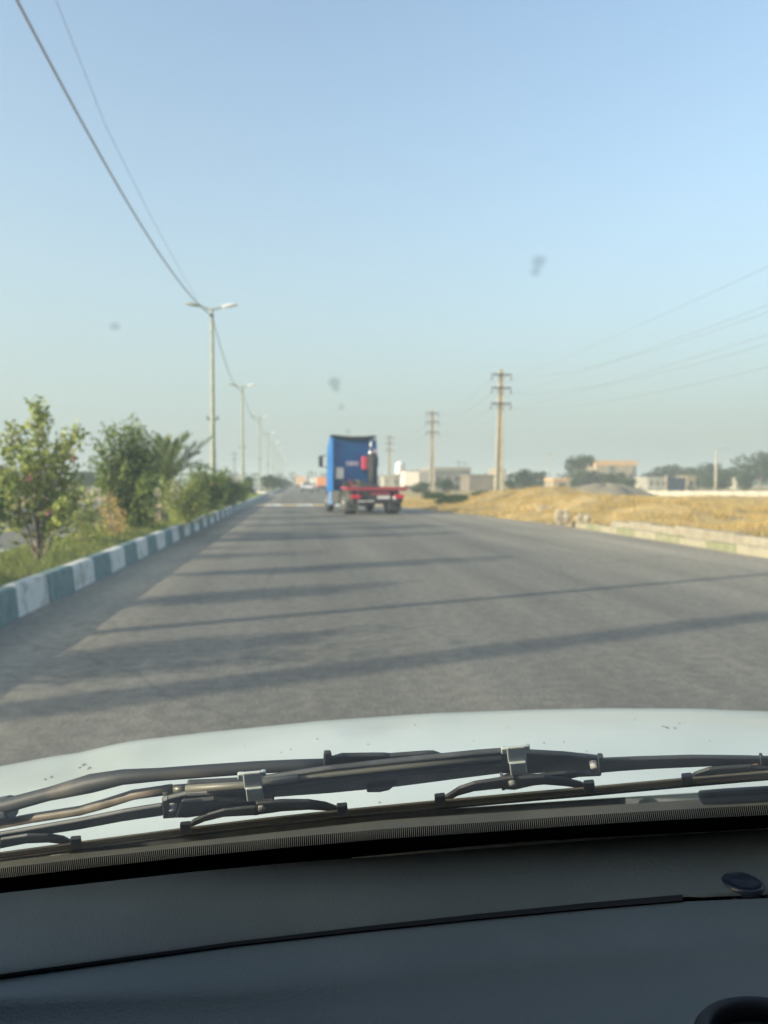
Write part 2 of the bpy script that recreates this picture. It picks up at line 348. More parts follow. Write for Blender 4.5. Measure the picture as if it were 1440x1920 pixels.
# ------------------------------------------------------------------ street lamps on the median
def ordinal(i): return ['nearest', 'second', 'third', 'fourth', 'fifth', 'sixth', 'seventh', 'eighth', 'ninth', 'tenth'][i]
def make_lamp():
    t = thing('street_lamp', (0, 0, .28), '', 'street lamp')
    b = MB(); n_ = 8
    b.tube([(0, 0, 0), (0, 0, 2.6), (0, 0, 2.62), (0, 0, 8.7)], [.125, .11, .095, .065], 8, False); b.build('pole', M['galv'], t)
    b = MB(); b.box((0, 0, .06), (.42, .42, .12)); b.tube([(0, 0, .1), (0, 0, .35)], .15, 8, False); b.build('base', M['concrete'], t)
    b = MB(); b.tube([(-.55, 0, 8.86), (-.3, 0, 8.74), (0, 0, 8.68), (.3, 0, 8.74), (.55, 0, 8.86)], .04); b.build('arm', M['galv'], t)
    for sg in (-1, 1):
        b = MB(); q = []
        secs = [(.42, .05, .035), (.55, .12, .06), (.75, .17, .085), (.95, .16, .08), (1.08, .10, .05), (1.13, .03, .02)]
        vs = []; m_ = 10
        for (xx, ww, hh) in secs:
            for k in range(m_):
                th = 2*math.pi*k/m_; zz = math.sin(th)*hh; zz = zz*(1 if zz > 0 else .6)
                vs.append((sg*xx, math.cos(th)*ww, 8.80+(xx-.42)*.16+zz))
        fs = [(i*m_+k, i*m_+(k+1) % m_, (i+1)*m_+(k+1) % m_, (i+1)*m_+k) for i in range(len(secs)-1) for k in range(m_)]+[tuple(range(m_)), tuple(range((len(secs)-1)*m_, len(secs)*m_))]
        b.add(vs, fs, True); h = b.build('lamp_head', M['white_lamp'] if sg > 0 else M['galv'], t)
    b = MB(); b.box((.0, 0, 3.9), (.5, .05, .05)); b.box((-.22, 0, 3.98), (.06, .06, .12)); b.box((.22, 0, 3.98), (.06, .06, .12)); b.build('cable_bracket', M['dark_steel'], t)
    b = MB(); b.tube([(0, -.06, 8.42), (0, .1, 8.42)], .05); b.box((0, -.1, 8.4), (.16, .08, .12)); b.build('cable_clamp', M['dark_steel'], t)
    return t
def children(o): return [c for c in bpy.data.objects if c.parent == o]
def copy_tree(o, parent=None):
    c = o.copy(); COL.objects.link(c)
    if parent is not None: c.parent = parent
    for ch in children(o): copy_tree(ch, c)
    return c
lamp0 = make_lamp()
lamps = [(-3.9, 6.6), (-3.62, 34.5), (-4.2, 62), (-4.22, 91), (-4.3, 120), (-4.3, 149), (-4.3, 178), (-4.3, 207), (-4.3, 237), (-4.3, 267)]
ORD = ['beside our car, out of view on the left', 'nearest the camera', 'second in the row', 'third in the row', 'fourth in the row', 'fifth in the row', 'sixth in the row', 'seventh in the row', 'eighth in the row', 'ninth and farthest in the row']
for i, (x, y) in enumerate(lamps):
    o = lamp0 if i == 0 else copy_tree(lamp0)
    o.location = (x, y, .28); o.rotation_euler.z = 0 if i else .05
    o['label'] = 'grey twin-headed street lamp, '+ORD[i]; o['group'] = 'street lamps along the median'
# overhead cables between the lamps
def catenary(p, q, sag, n=24):
    p, q = np.array(p), np.array(q); t = np.linspace(0, 1, n)[:, None]
    c = p+(q-p)*t; c[:, 2] -= (4*sag*t*(1-t))[:, 0]; return c
b = MB(); L0 = (-3.9, 6.6, 8.9)
for i in range(len(lamps)-1):
    p = (lamps[i][0], lamps[i][1], 8.7); q = (lamps[i+1][0], lamps[i+1][1], 8.7)
    b.tube(catenary(p, q, .95 if i == 0 else .9, 28), .023, 6)
b.tube(catenary((-4.0, -24, 8.7), (-3.9, 6.6, 8.7), .95), .023, 6)
tag(b.build('overhead_cable', M['cable']), 'thick dark bundled cable sagging from lamp to lamp above the median', 'overhead cable')
b = MB()
b.tube([aty(370, 562, 33.5), atx(345, 520, -3.95), atx(280, 400, -3.95), atx(200, 240, -3.95), atx(105, 0, -3.95), (-3.95, 9.5, 9.95)], .006, 5)
tag(b.build('overhead_cable', M['wire']), 'thin pale wire rising above the thick cable at upper left', 'overhead cable')

# ------------------------------------------------------------------ power poles on the right
def make_power_pole():
    t = thing('power_pole', (0, 0, 0), '', 'power pole')
    b = MB(); Hh = 10.7
    # H-section tapered concrete pole: two flanges and a web
    for sx in (-1, 1):
        b.add([(sx*.30+dx, dy, 0) for dx, dy in ((-.07, -.14), (.07, -.14), (.07, .14), (-.07, .14))]+[(sx*.13+dx, dy, Hh) for dx, dy in ((-.05, -.1), (.05, -.1), (.05, .1), (-.05, .1))],
              [(0,3,2,1), (4,5,6,7), (0,1,5,4), (1,2,6,5), (2,3,7,6), (3,0,4,7)])
    b.add([(-.23, -.05, 0), (.23, -.05, 0), (.23, .05, 0), (-.23, .05, 0), (-.08, -.04, Hh-.01), (.08, -.04, Hh-.01), (.08, .04, Hh-.01), (-.08, .04, Hh-.01)],
          [(0,3,2,1), (4,5,6,7), (0,1,5,4), (1,2,6,5), (2,3,7,6), (3,0,4,7)])
    b.build('shaft', M['concrete'], t)
    for z in (10.25, 9.15, 7.85):
        a = MB(); a.box((0, -.17, z), (1.7, .09, .12)); a.tube([(0, -.17, z-.5), (.6, -.17, z-.03)], .02, 5); a.tube([(0, -.17, z-.5), (-.6, -.17, z-.03)], .02, 5)
        ao = a.build('crossarm', M['dark_steel'], t)
        for sx in (-1, 1):
            c = MB(); c.tube([(sx*.8, -.17, z-.06), (sx*.82, -.17, z-.14)], .02, 6)
            c.lathe((sx*.82, -.17, z-.5), [(.03, 0), (.08, .03), (.04, .1), (.09, .14), (.04, .2), (.09, .25), (.04, .32), (.02, .37)], 10)
            c.build('insulator', M['porcelain'], ao)
    return t
pole0 = make_power_pole()
PP = [(16.9, 63, .25, 'nearest of the three, tall against the sky', -.05), (17.3, 97, .1, 'middle of the three, right of the truck', .0), (18.0, 148, 0, 'farthest of the three, just right of the blue cab', 0)]
for i, (x, y, z, la, ln) in enumerate(PP):
    o = pole0 if i == 0 else copy_tree(pole0)
    o.location = (x, y, z-.1); o.rotation_euler.y = R(.9) if i == 0 else 0
    o['label'] = 'concrete power pole with three crossarms, '+la; o['group'] = 'power poles along the right side'
o = copy_tree(pole0); o.location = (-14.6, -.2, 0); o.rotation_euler.y = 0; o['label'] = 'concrete power pole across the opposite road, out of view beside our car'; o['group'] = 'power poles out of view'
# six conductors: arm end -> sag -> towards the camera side
arms = [(z, sx) for z in (9.75, 8.65, 7.35) for sx in (-1, 1)]
px_y = [(500, -1), (570, 1), (583, -1), (625, 1), (645, -1), (685, 1)]
ys_ = [585, 500, 645, 572, 688, 627]
for k, (z, sx) in enumerate(arms):
    p0 = np.array((16.95+sx*.82, 62.85, z+.2)); p1 = aty(1440, ys_[k], 27+sx*1.0)
    p1b = p1.copy(); dx = (p1[0]-p0[0])/(p1[1]-p0[1])
    pe = np.array((p0[0]+dx*(-12-p0[1]), -12, z+.9))
    def quad(y):
        y0, y1, y2 = p0[1], p1[1], pe[1]
        zz = p0[2]*(y-y1)*(y-y2)/((y0-y1)*(y0-y2))+p1[2]*(y-y0)*(y-y2)/((y1-y0)*(y1-y2))+pe[2]*(y-y0)*(y-y1)/((y2-y0)*(y2-y1))
        return (p0[0]+dx*(y-p0[1]), y, zz)
    b = MB(); b.tube([quad(y) for y in np.linspace(62.85, -12, 26)], .008, 5)
    for (A, B) in ((0, 1), (1, 2)):
        b.tube(catenary((PP[A][0]+sx*.82, PP[A][1]-.17, z+.15), (PP[B][0]+sx*.82, PP[B][1]-.17, z+.15), .8, 16), .010, 5)
    tag(b.build('power_line', M['wire']), '%s power line strung on the %s crossarms' % ('left' if sx < 0 else 'right', ['top', 'middle', 'bottom'][k//2]), 'power line', 'power lines on the right poles')

# ------------------------------------------------------------------ shrubs on the median
def shrub(name, base, tips, n_leaf, size, m, label, cat='shrub', group=None, spread=.16, flowers=(), stems_r=.02, start=.35, extra=0, asp=.5):
    base = np.array(base); t = thing(name, tuple(base), label, cat, group)
    tr = MB(); LP = []
    for i, tp in enumerate(tips):
        tp = np.array(tp)-base; mid = tp*np.array([.35, .35, .55])+RNG.normal(size=3)*.05
        c = bez((RNG.normal()*.05, RNG.normal()*.05, 0), mid, tp, 9)
        tr.tube(c, list(np.linspace(stems_r, stems_r*.25, 9)), 5)
        k = int(n_leaf/len(tips)); u = start+(1-start)*RNG.random(k)**.6
        idx = u*8; i0 = np.minimum(idx.astype(int), 7); fr = (idx-i0)[:, None]
        q = c[i0]*(1-fr)+c[i0+1]*fr
        # twigs: leaf clusters scattered off the limb in small clumps
        cl = RNG.normal(size=(max(4, k//14), 3))*spread; ci = RNG.integers(0, len(cl), k)
        LP.append(q+cl[ci]*(1.15-.6*u[:, None])+RNG.normal(size=(k, 3))*.045)
        for _ in range(3):
            s_ = random.randint(3, 7); d_ = RNG.normal(size=3)*.22; d_[2] = abs(d_[2])
            tr.tube([c[s_], c[s_]+d_*.5, c[s_]+d_], [stems_r*.4, stems_r*.3, stems_r*.15], 4)
    tr.build('stems', M['bark'], t)
    if extra:
        q = RNG.normal(size=(extra, 3)); q /= np.linalg.norm(q, axis=1)[:, None]; q *= RNG.random((extra, 1))**.4
        tt = np.array(tips)-base; ctr = tt.mean(0)*.62; ext = np.abs(tt-tt.mean(0)).max(0)*.8+.12; ext[2] = tt[:, 2].max()*.42
        LP.append(ctr+q*ext)
    LP = np.concatenate(LP); LP[:, 2] = np.maximum(LP[:, 2], .05)
    link('foliage', quads('foliage', leaves(LP, size, asp)), m, t)
    for fp in flowers:
        fp = np.array(fp)-base; k = 26; a = RNG.uniform(0, 2*math.pi, k); rr = RNG.uniform(.02, .048, k); el = RNG.uniform(-.8, 1.2, k); fb = MB()
        for a_, r_, e_ in zip(a, rr, el):
            d_ = Vector((math.cos(a_)*math.cos(e_), math.sin(a_)*math.cos(e_), math.sin(e_)))*float(r_); o_ = d_.orthogonal().normalized()*float(r_)*.5
            n0 = len(fb.v); fb.add([d_*.7+o_, d_*1.25, d_*.7-o_], []);
            if not n0: fb.v.append((0, 0, 0)); c0 = 3
            fb.f.append([3, n0+(0 if n0 == 0 else 0), n0+1, n0+2]); fb.mi.append(0); fb.sm.append(False)
        fb.v = [tuple(np.array(v)+fp) for v in fb.v]
        fb.build('flower', M['flower'], t)
    return t
Y1 = 11.0
tips = [aty(68, 752, Y1), aty(78, 765, Y1+.3), aty(150, 798, Y1-.1), aty(118, 815, Y1+.3), aty(8, 815, Y1), aty(28, 800, Y1+.3), aty(-30, 860, Y1), aty(140, 880, Y1+.2), aty(45, 850, Y1-.3), aty(150, 920, Y1),
        aty(90, 850, Y1-.2), aty(10, 890, Y1-.3), aty(120, 945, Y1-.3), aty(-15, 940, Y1-.2), aty(60, 870, Y1+.4)]
shrub('flowering_shrub', gz(72, 1052, .3), tips, 3000, .105, M['leaf_light'], 'tall loose flowering shrub with pink blooms at far left on the median', group='shrubs planted on the median',
      spread=.085, flowers=[aty(55, 897, 10.7), aty(140, 860, 10.8), aty(92, 962, 10.7)], stems_r=.017, start=.3)
Y2 = 17.9
tips = [aty(x, y, Y2+random.uniform(-.4, .4)) for x, y in ((205, 800), (240, 796), (262, 800), (278, 815), (185, 835), (284, 850), (178, 865), (225, 830), (262, 840), (190, 900), (280, 900), (240, 870), (290, 950), (205, 940), (270, 900), (250, 945))]
shrub('leafy_shrub', gz(252, 992, .3), tips, 9000, .10, M['leaf_mid'], 'dense upright green shrub with forked pale stems, second from the left on the median', group='shrubs planted on the median',
      spread=.17, stems_r=.03, start=.12, extra=1500)
Y3 = 19.5
tips = [aty(x, y, Y3+random.uniform(-.3, .3)) for x, y in ((300, 925), (315, 905), (335, 900), (372, 905), (385, 930), (355, 925), (330, 950), (375, 950))]
shrub('low_shrub', gz(345, 982, .3), tips, 2600, .08, M['leaf_light'], 'low yellowish shrub growing at the foot of the palm', group='shrubs planted on the median', spread=.15, start=.05, extra=500, flowers=[aty(330, 905, 19.2)])
tips = [aty(x, y, 13.6+random.uniform(-.3, .3)) for x, y in ((115, 935), (135, 900), (165, 925), (175, 960), (150, 955), (190, 985))]
shrub('low_shrub', gz(150, 1018, .3), tips, 1500, .075, M['leaf_light'], 'low thin shrub between the flowering shrub and the dense shrub', group='shrubs planted on the median', spread=.14, start=.1)
tips = [aty(x, y, 15.6+random.uniform(-.3, .3)) for x, y in ((190, 955), (205, 935), (222, 960), (235, 985), (180, 985))]
shrub('dry_shrub', gz(208, 1003, .3), tips, 900, .09, M['straw'], 'small dried yellow bush beside the dense green shrub', cat='dry bush', group='shrubs planted on the median', spread=.12, start=.05, asp=.25)
for (Yb, cx, x0, x1, yt, mm, la, fl) in ((24.5, 395, 350, 428, 868, 'leaf_mid', 'rounded green shrub with a pink bloom at the foot of the nearest lamp', [(396, 908)]),
                             (29.5, 418, 398, 446, 880, 'leaf_mid', 'green shrub just behind the nearest street lamp', []),
                             (36, 440, 415, 462, 892, 'leaf_dark', 'dark green clipped shrub before the curve of the kerb', []),
                             (43, 452, 432, 470, 897, 'leaf_mid', 'small green shrub where the kerb meets the speed bump', [])):
    tips = [aty(random.uniform(x0, x1), random.uniform(yt, yt+55*24/Yb), Yb+random.uniform(-.5, .5)) for _ in range(12)]
    bb = gz(cx, 905+1440*1.1/Yb, .3); bb[0] = max(-4.4, min(-3.3, bb[0]))
    shrub('median_shrub', bb, tips, 3400, .10, M[mm], la, group='shrubs planted on the median', spread=.2, start=.1, extra=1200, flowers=[aty(a, c_, Yb-.5) for a, c_ in fl])
# off-frame shrubs whose shadows fall across the road
for (x, y, hh, la) in ((-3.75, 8.5, 1.5, 'tall green shrub just outside the left edge of the view'), (-3.8, 5.2, 1.1, 'green shrub beside the hood, outside the view')):
    tips = [(x+random.uniform(-.6, .6), y+random.uniform(-.6, .6), .3+hh*random.uniform(.6, 1)) for _ in range(10)]
    shrub('median_shrub', (x, y, .3), tips, 2400, .085, M['leaf_mid'], la, group='shrubs planted on the median', spread=.18, start=.1, extra=600)
# palm
pb = aty(345, 960, 21.5); pb[2] = .3; pb[0] = -3.65
pt = thing('date_palm', tuple(pb), 'young date palm with arching grey green fronds before the nearest lamp', 'palm')
b = MB(); b.tube([(0, 0, 0), (.01, 0, .3), (0, 0, .65)], [.16, .2, .13], 10, False); b.build('trunk', M['bark'], pt)
def frond(tip, lift, parent, base=(0, 0, .65)):
    c = bez(base, (tip[0]*.45, tip[1]*.45, base[2]+(tip[2]-base[2])*.5+lift), tip, 22)
    Q = []
    for i in range(3, 22):
        t_ = (c[min(i+1, 21)]-c[i-1]); t_ /= np.linalg.norm(t_); s_ = np.cross(t_, (0, 0, 1)); s_ /= np.linalg.norm(s_)+1e-6; up = np.cross(s_, t_)
        L = .42*math.sin(math.pi*(i-1)/23)**.6+.05
        for sg in (-1, 1):
            for r_ in range(2):
                p = c[i]+(c[i-1]-c[i])*r_*.5; d = s_*sg*.65+t_*.75+up*.25+RNG.normal(size=3)*.08; d /= np.linalg.norm(d)
                e = p+d*L; wv = np.cross(d, up); wv /= np.linalg.norm(wv)+1e-6
                Q.append([p-wv*.006, p+d*L*.4-wv*.023, e, p+d*L*.4+wv*.023])
    f_ = link('frond', quads('frond', np.array(Q)), M['palm'], parent)
    m_ = MB(); m_.tube(c, list(np.linspace(.016, .004, 22)), 5); m_.build('rachis', M['palm'], f_)
for (a, c_, dy, lf) in ((398, 822, .1, .25), (352, 820, -.2, .45), (306, 826, .3, .5), (288, 862, 0, .7), (322, 832, -.4, .4), (372, 852, .6, .5), (296, 905, -.3, .9), (392, 880, -.5, .8), (340, 842, .5, .5), (365, 838, -.1, .3), (310, 848, .7, .5), (280, 885, .5, .8), (330, 880, -.9, .8)):
    tp = aty(a, c_, 21.5+dy)-np.array(pt.location); frond(tp, lf, pt)

# ------------------------------------------------------------------ trees (crown of small leaf clumps through its volume)
def tree(name, x, y, h, wd, m, label, cat='tree', group=None, n_l=1500, size=.3, trunk=True, z=0, low=.25):
    t = thing(name, (x, y, z), label, cat, group)
    nb = 9; C = []
    for k in range(nb):
        a = random.uniform(0, 2*math.pi); rr = random.uniform(.1, .34)*wd
        C.append((math.cos(a)*rr, math.sin(a)*rr, h*random.uniform(low+.15, .82), random.uniform(.16, .27)*wd))
    C.append((0, 0, h*.8, .2*wd)); Q = []
    for (cx, cy, cz, r_) in C:
        k = n_l//len(C); q = RNG.normal(size=(k, 3)); q /= np.linalg.norm(q, axis=1)[:, None]; q *= RNG.uniform(.45, 1.08, (k, 1))
        q *= np.array([r_, r_, min(r_*.95, h*.24)]); Q.append(q+np.array([cx, cy, cz]))
    Q = np.concatenate(Q); Q[:, 2] = np.clip(Q[:, 2], h*low*.3, h*1.02)
    link('crown', quads('crown', leaves(Q, size, .7)), m, t)
    b = MB(); b.tube([(0, 0, -.1), (.02*h, 0, h*.3), (0, 0, h*.6)], [.03*h+.04, .022*h+.03, .015*h], 6)
    for (cx, cy, cz, r_) in C[:5]: b.tube([(0, 0, h*.25), (cx*.5, cy*.5, cz*.7), (cx, cy, cz)], [.014*h, .01*h, .004*h], 5)
    b.build('trunk', M['bark'], t); return t
def tree_px(name, px, top, Yd, wpx, m, label, **k):
    p = aty(px, 905, Yd); hh = CH+(905-top+1)/F*Yd; return tree(name, p[0], Yd, hh, wpx*(1.3 if px > 930 and Yd > 90 else 1.)/F*Yd, m, label, **k)
G = 'trees beyond the dry field'
tree_px('round_tree', 1090, 853, 140, 64, M['leaf_far'], 'large round dark tree left of the flat-roofed house', group=G, size=.5, n_l=2600, low=.1)
tree_px('bushy_tree', 985, 880, 120, 56, M['leaf_far'], 'low wide bushy tree right of the nearest power pole', group=G, size=.42, n_l=1700, low=.05)
tree_px('small_tree', 1018, 881, 150, 20, M['leaf_far'], 'small dark tree between the bushy tree and the round tree', group=G, size=.4, n_l=700, low=.1)
tree_px('bushy_tree', 1162, 886, 125, 64, M['leaf_far'], 'bushy green tree in front of the flat-roofed house', group=G, size=.42, n_l=1900, low=.02)
tree_px('bushy_tree', 1205, 897, 160, 46, M['leaf_far'], 'low dark bush right of the flat-roofed house', group=G, size=.42, n_l=1200, low=.02)
tree_px('wide_tree', 1262, 871, 170, 72, M['leaf_far'], 'wide olive tree behind the blue gate', group=G, size=.55, n_l=2200, low=.15)
tree_px('wide_tree', 1325, 868, 150, 80, M['leaf_far'], 'wide dark tree behind the white post', group=G, size=.5, n_l=2400, low=.08)
tree_px('wide_tree', 1372, 876, 155, 56, M['leaf_far'], 'dark tree between the white post and the tallest tree', group=G, size=.5, n_l=1800, low=.08)
tree_px('tall_tree', 1425, 845, 140, 72, M['leaf_far'], 'tallest dark tree at the right edge of the view', group=G, size=.5, n_l=2600, low=.08)
tree_px('tall_tree', 1490, 850, 135, 70, M['leaf_far'], 'dark tree just past the right edge of the view', group=G, size=.5, n_l=1500, low=.08)
tree_px('low_bush', 952, 902, 100, 26, M['leaf_far'], 'small dark bush at the foot of the nearest power pole', group=G, size=.25, n_l=700, low=.02)
tree_px('low_bush', 862, 929, 47, 92, M['leaf_dark'], 'dark scrub at the road edge right of the truck', group=G, size=.14, n_l=2600, low=.02)
tree_px('low_bush', 818, 924, 58, 62, M['leaf_dark'], 'dark scrub just right of the truck deck', group=G, size=.14, n_l=1700, low=.02)
tree_px('low_bush', 905, 921, 60, 70, M['leaf_far'], 'green scrub before the brown wall', group=G, size=.15, n_l=1000, low=.02)
tree_px('low_bush', 790, 905, 90, 40, M['leaf_dark'], 'dark green bush left of the middle power pole', group=G, size=.25, n_l=900, low=.02)
tree_px('low_bush', 838, 900, 92, 46, M['leaf_dark'], 'dark green bush right of the middle power pole', group=G, size=.25, n_l=900, low=.02)
tree_px('wide_tree', 1296, 876, 160, 50, M['leaf_far'], 'broad tree just left of the white post', group=G, size=.5, n_l=1800, low=.05)
tree_px('bushy_tree', 1232, 886, 175, 60, M['leaf_far'], 'low hazy tree behind the low pale house', group=G, size=.5, n_l=1500, low=.05)
tree_px('bushy_tree', 1130, 888, 150, 40, M['leaf_far'], 'low dark tree at the right foot of the round tree', group=G, size=.4, n_l=1200, low=.02)
tree_px('bushy_tree', 1398, 884, 130, 44, M['leaf_far'], 'low dark bush at the left foot of the tallest tree', group=G, size=.4, n_l=1200, low=.02)
tree_px('bushy_tree', 1345, 890, 125, 60, M['leaf_far'], 'low dark bush behind the foot of the white post', group=G, size=.4, n_l=1200, low=.02)
G2 = 'trees along the far median'
for i, (px, top, Yd, wp) in enumerate(((466, 893, 74, 22), (507, 888, 104, 20), (517, 893, 122, 18), (497, 890, 112, 16), (528, 899, 150, 18), (536, 902, 185, 14), (543, 903, 230, 14), (523, 896, 138, 14))):
    tree_px('median_tree', px, top, Yd, wp*1.3, M['leaf_dark'], ['dark tree on the median just before the gap', 'dark pointed tree beside the third lamp', 'dark tree right of the third lamp', 'dark tree left of the third lamp', 'low tree far down the median', 'smaller tree farther down the median', 'tiny tree at the far end of the median', 'low tree midway down the far median'][i],
            group=G2, size=.26, n_l=900, low=.05)
G3 = 'trees beyond the opposite road'
for i, (px, top, Yd, wp) in enumerate(((5, 876, 75, 95), (-60, 870, 80, 90), (165, 885, 110, 70), (430, 897, 200, 40), (95, 885, 100, 60))):
    tree_px('roadside_tree', px, top, Yd, wp, M['leaf_far'], ['dark tree behind the flowering shrub at the left edge', 'dark tree past the left edge of the view', 'hazy tree between the two tall shrubs', 'hazy tree left of the second lamp, far away', 'hazy tree behind the flowering shrub'][i], group=G3, size=.35, n_l=1200, low=.05)
tag(link('far_woods', quads('far_woods', leaves(np.concatenate([np.stack([RNG.uniform(-420, 560, 9000), RNG.uniform(330, 420, 9000), RNG.random(9000)**1.5*6], 1)]), 2.2, .7)), M['leaf_far']),
    'hazy belt of far trees along the horizon', 'woods', kind='stuff')

# ------------------------------------------------------------------ buildings and far objects on the right
M['wall_beige'] = mat('wall_beige', (.26, .22, .155), .9, col2=(.33, .275, .20), scale=.6)
M['roof_tan'] = mat('roof_tan', (.48, .30, .15), .9, col2=(.55, .36, .20), scale=.8)
M['wall_grey'] = mat('wall_grey', (.10, .105, .10), .9, col2=(.155, .15, .135), scale=.4)
M['wall_brown'] = mat('wall_brown', (.15, .13, .105), .9, col2=(.21, .18, .145), scale=.4)
M['white_wall'] = mat('white_wall', (.38, .36, .30), .8, col2=(.28, .265, .22), scale=.8)
M['window_dark'] = mat('window_dark', (.04, .045, .05), .3)
M['blue_paint'] = mat('blue_gate', (.03, .042, .065), .6)
def bld(name, x0, x1, top, Yd, depth, mw, mr, label, cat='building', wins=0, parapet=.25, bottom=0.):
    a = aty(x0, 905, Yd); c = aty(x1, 905, Yd); W = c[0]-a[0]; hh = CH+(905-top)/F*Yd
    t = thing(name, ((a[0]+c[0])/2, Yd+depth/2, 0), label, cat)
    b = MB(); b.box((0, 0, hh/2-.15), (W, depth, hh+.1-.2)); b.build('wall', mw, t)
    b = MB(); b.box((0, 0, hh-.1), (W+.3, depth+.3, .25)); 
    if parapet:
        for (cx, cy, dx, dy) in ((0, -depth/2, W+.3, .2), (0, depth/2, W+.3, .2), (-W/2, 0, .2, depth-.3), (W/2, 0, .2, depth-.3)): b.box((cx, cy, hh+.02+parapet/2), (dx, dy, parapet))
    b.build('roof', mr, t)
    for k in range(wins):
        x = -W/2+W*(k+.5)/wins; f_ = MB(); f_.box((x, -depth/2-.03, hh*.55), (min(1.4, W/wins*.5), .1, min(1.3, hh*.35))); w_ = f_.build('window', M['white_wall'], t)
        f_ = MB(); f_.box((x, -depth/2-.07, hh*.55), (min(1.4, W/wins*.5)-.16, .08, min(1.3, hh*.35)-.16)); f_.build('pane', M['window_dark'], w_)
    return t
h1 = bld('flat_roofed_house', 1118, 1193, 870, 165, 10, M['wall_beige'], M['roof_tan'], 'beige two-block house with a tan flat roof among the trees', 'house', 4, .9)
b = MB(); b.box((-1.4, -5.12, 2.6), (.9, .25, 5.2)); b.box((4.1, -5.12, 2.6), (.8, .25, 5.2)); b.build('pilaster', M['wall_grey'], h1)
bld('hut', 1038, 1068, 898, 110, 4, M['wall_beige'], M['roof_tan'], 'small cream hut left of the round tree', 'hut', 1, .1)
bld('shed', 1286, 1304, 893, 120, 3, M['wall_beige'], M['wall_beige'], 'small peach coloured gatehouse right of the blue gate', 'shed', 1, .1)
bld('house', 1215, 1250, 896, 150, 6, M['white_wall'], M['white_wall'], 'low pale house left of the blue gate', 'house', 3, .2)
bld('house', 1380, 1398, 897, 145, 5, M['white_wall'], M['white_wall'], 'white house glimpsed between dark trees at right', 'house', 2, .2)
bld('warehouse', 812, 882, 880, 135, 16, M['wall_grey'], mat('roof_grey', (.24, .23, .20), .9), 'long dark grey warehouse between the two nearer power poles', 'warehouse', 4, .4)
bld('workshop', 772, 812, 884, 170, 10, M['wall_brown'], M['wall_grey'], 'brownish workshop behind the middle power pole', 'workshop', 3, .3)
bld('yard_building', 880, 926, 892, 128, 8, M['wall_brown'], M['wall_brown'], 'low brown walled yard left of the nearest power pole', 'building', 0, .2)
bld('house', 720, 765, 893, 180, 8, M['white_wall'], M['wall_beige'], 'pale low house behind the truck deck', 'house', 3, .2)
bld('house', 930, 948, 880, 190, 8, M['wall_beige'], M['wall_beige'], 'narrow beige block behind the nearest power pole', 'house', 1, .2)
bld('house', 420, 450, 895, 260, 9, M['wall_beige'], M['wall_beige'], 'hazy low house left of the second lamp', 'house', 2, .2)
# white water tank on a stand
p = aty(751, 905, 150); t = thing('water_tank', (p[0], 150, 0), 'white cylindrical water tank on a steel stand behind the truck', 'water tank')
b = MB(); b.lathe((0, 0, 3.0), [(.05, 0), (.95, .02), (1, .2), (1, 1.9), (.85, 2.3), (.3, 2.55), (.02, 2.58)], 24); b.build('tank', mat('tank_white', (.78, .76, .68), .6), t)
for sx in (-1, 1):
    for sy in (-1, 1): b = MB(); b.tube([(sx*.8, sy*.8, 0), (sx*.65, sy*.65, 3.0)], .06, 6); b.build('leg', M['dark_steel'], t)
# white box van body parked
def box_truck(px, top, Yd, W, L, col, label, rz=0, cabcol=None):
    p = aty(px, 905, Yd); t = thing('box_truck', (p[0], Yd, 0), label, 'truck', rz=rz)
    hh = CH+(905-top)/F*Yd
    b = MB(); b.box((0, L/2, (hh+.9)/2), (W, L, hh-.9)); b.build('cargo_box', col, t, .04)
    b = MB(); b.box((0, L+.95, 1.5), (W*.92, 1.7, 1.9)); b.build('cab', cabcol or col, t, .12)
    b = MB(); b.box((0, L/2, .75), (W*.7, L, .25)); b.box((0, .05, .55), (W*.9, .1, .15)); b.build('chassis', M['dark_steel'], t)
    for (sx, yy) in ((-1, 1.2), (1, 1.2), (-1, L+.9), (1, L+.9)):
        b = MB(); b.lathe((sx*(W/2-.18), yy, .48), [(.2, -.14), (.46, -.13), (.48, 0), (.46, .13), (.2, .14)], 20, 'X'); b.build('wheel', M['rubber'], t)
    for sx in (-1, 1): b = MB(); b.box((sx*W*.4, -.02, .95), (.25, .06, .14)); b.build('tail_light', M['tail_red'], t)
    return t
M['rubber'] = mat('rubber', (.025, .026, .028), .8, col2=(.045, .045, .045), scale=12)
M['tail_red'] = mat('tail_red', (.55, .02, .05), .25, coat=.6)
M['orange'] = mat('orange_tarp', (.60, .22, .08), .7, col2=(.65, .30, .15), scale=2)
box_truck(772, 884, 120, 2.4, 3.4, mat('box_cream', (.78, .70, .60), .5, col2=(.7, .62, .52), scale=2), 'small cream box truck parked behind the truck deck')
box_truck(564, 893, 185, 2.5, 6, mat('box_orange', (.62, .36, .22), .6, col2=(.68, .46, .32), scale=1), 'orange box truck far ahead on the road')
box_truck(592, 897, 165, 2.4, 5, mat('box_pale', (.62, .60, .52), .6, col2=(.7, .68, .6), scale=1), 'pale box truck far ahead left of the blue truck')
box_truck(608, 895, 120, 2.2, 4, M['orange'], 'orange topped lorry just past the blue cab', cabcol=M['white_wall'])
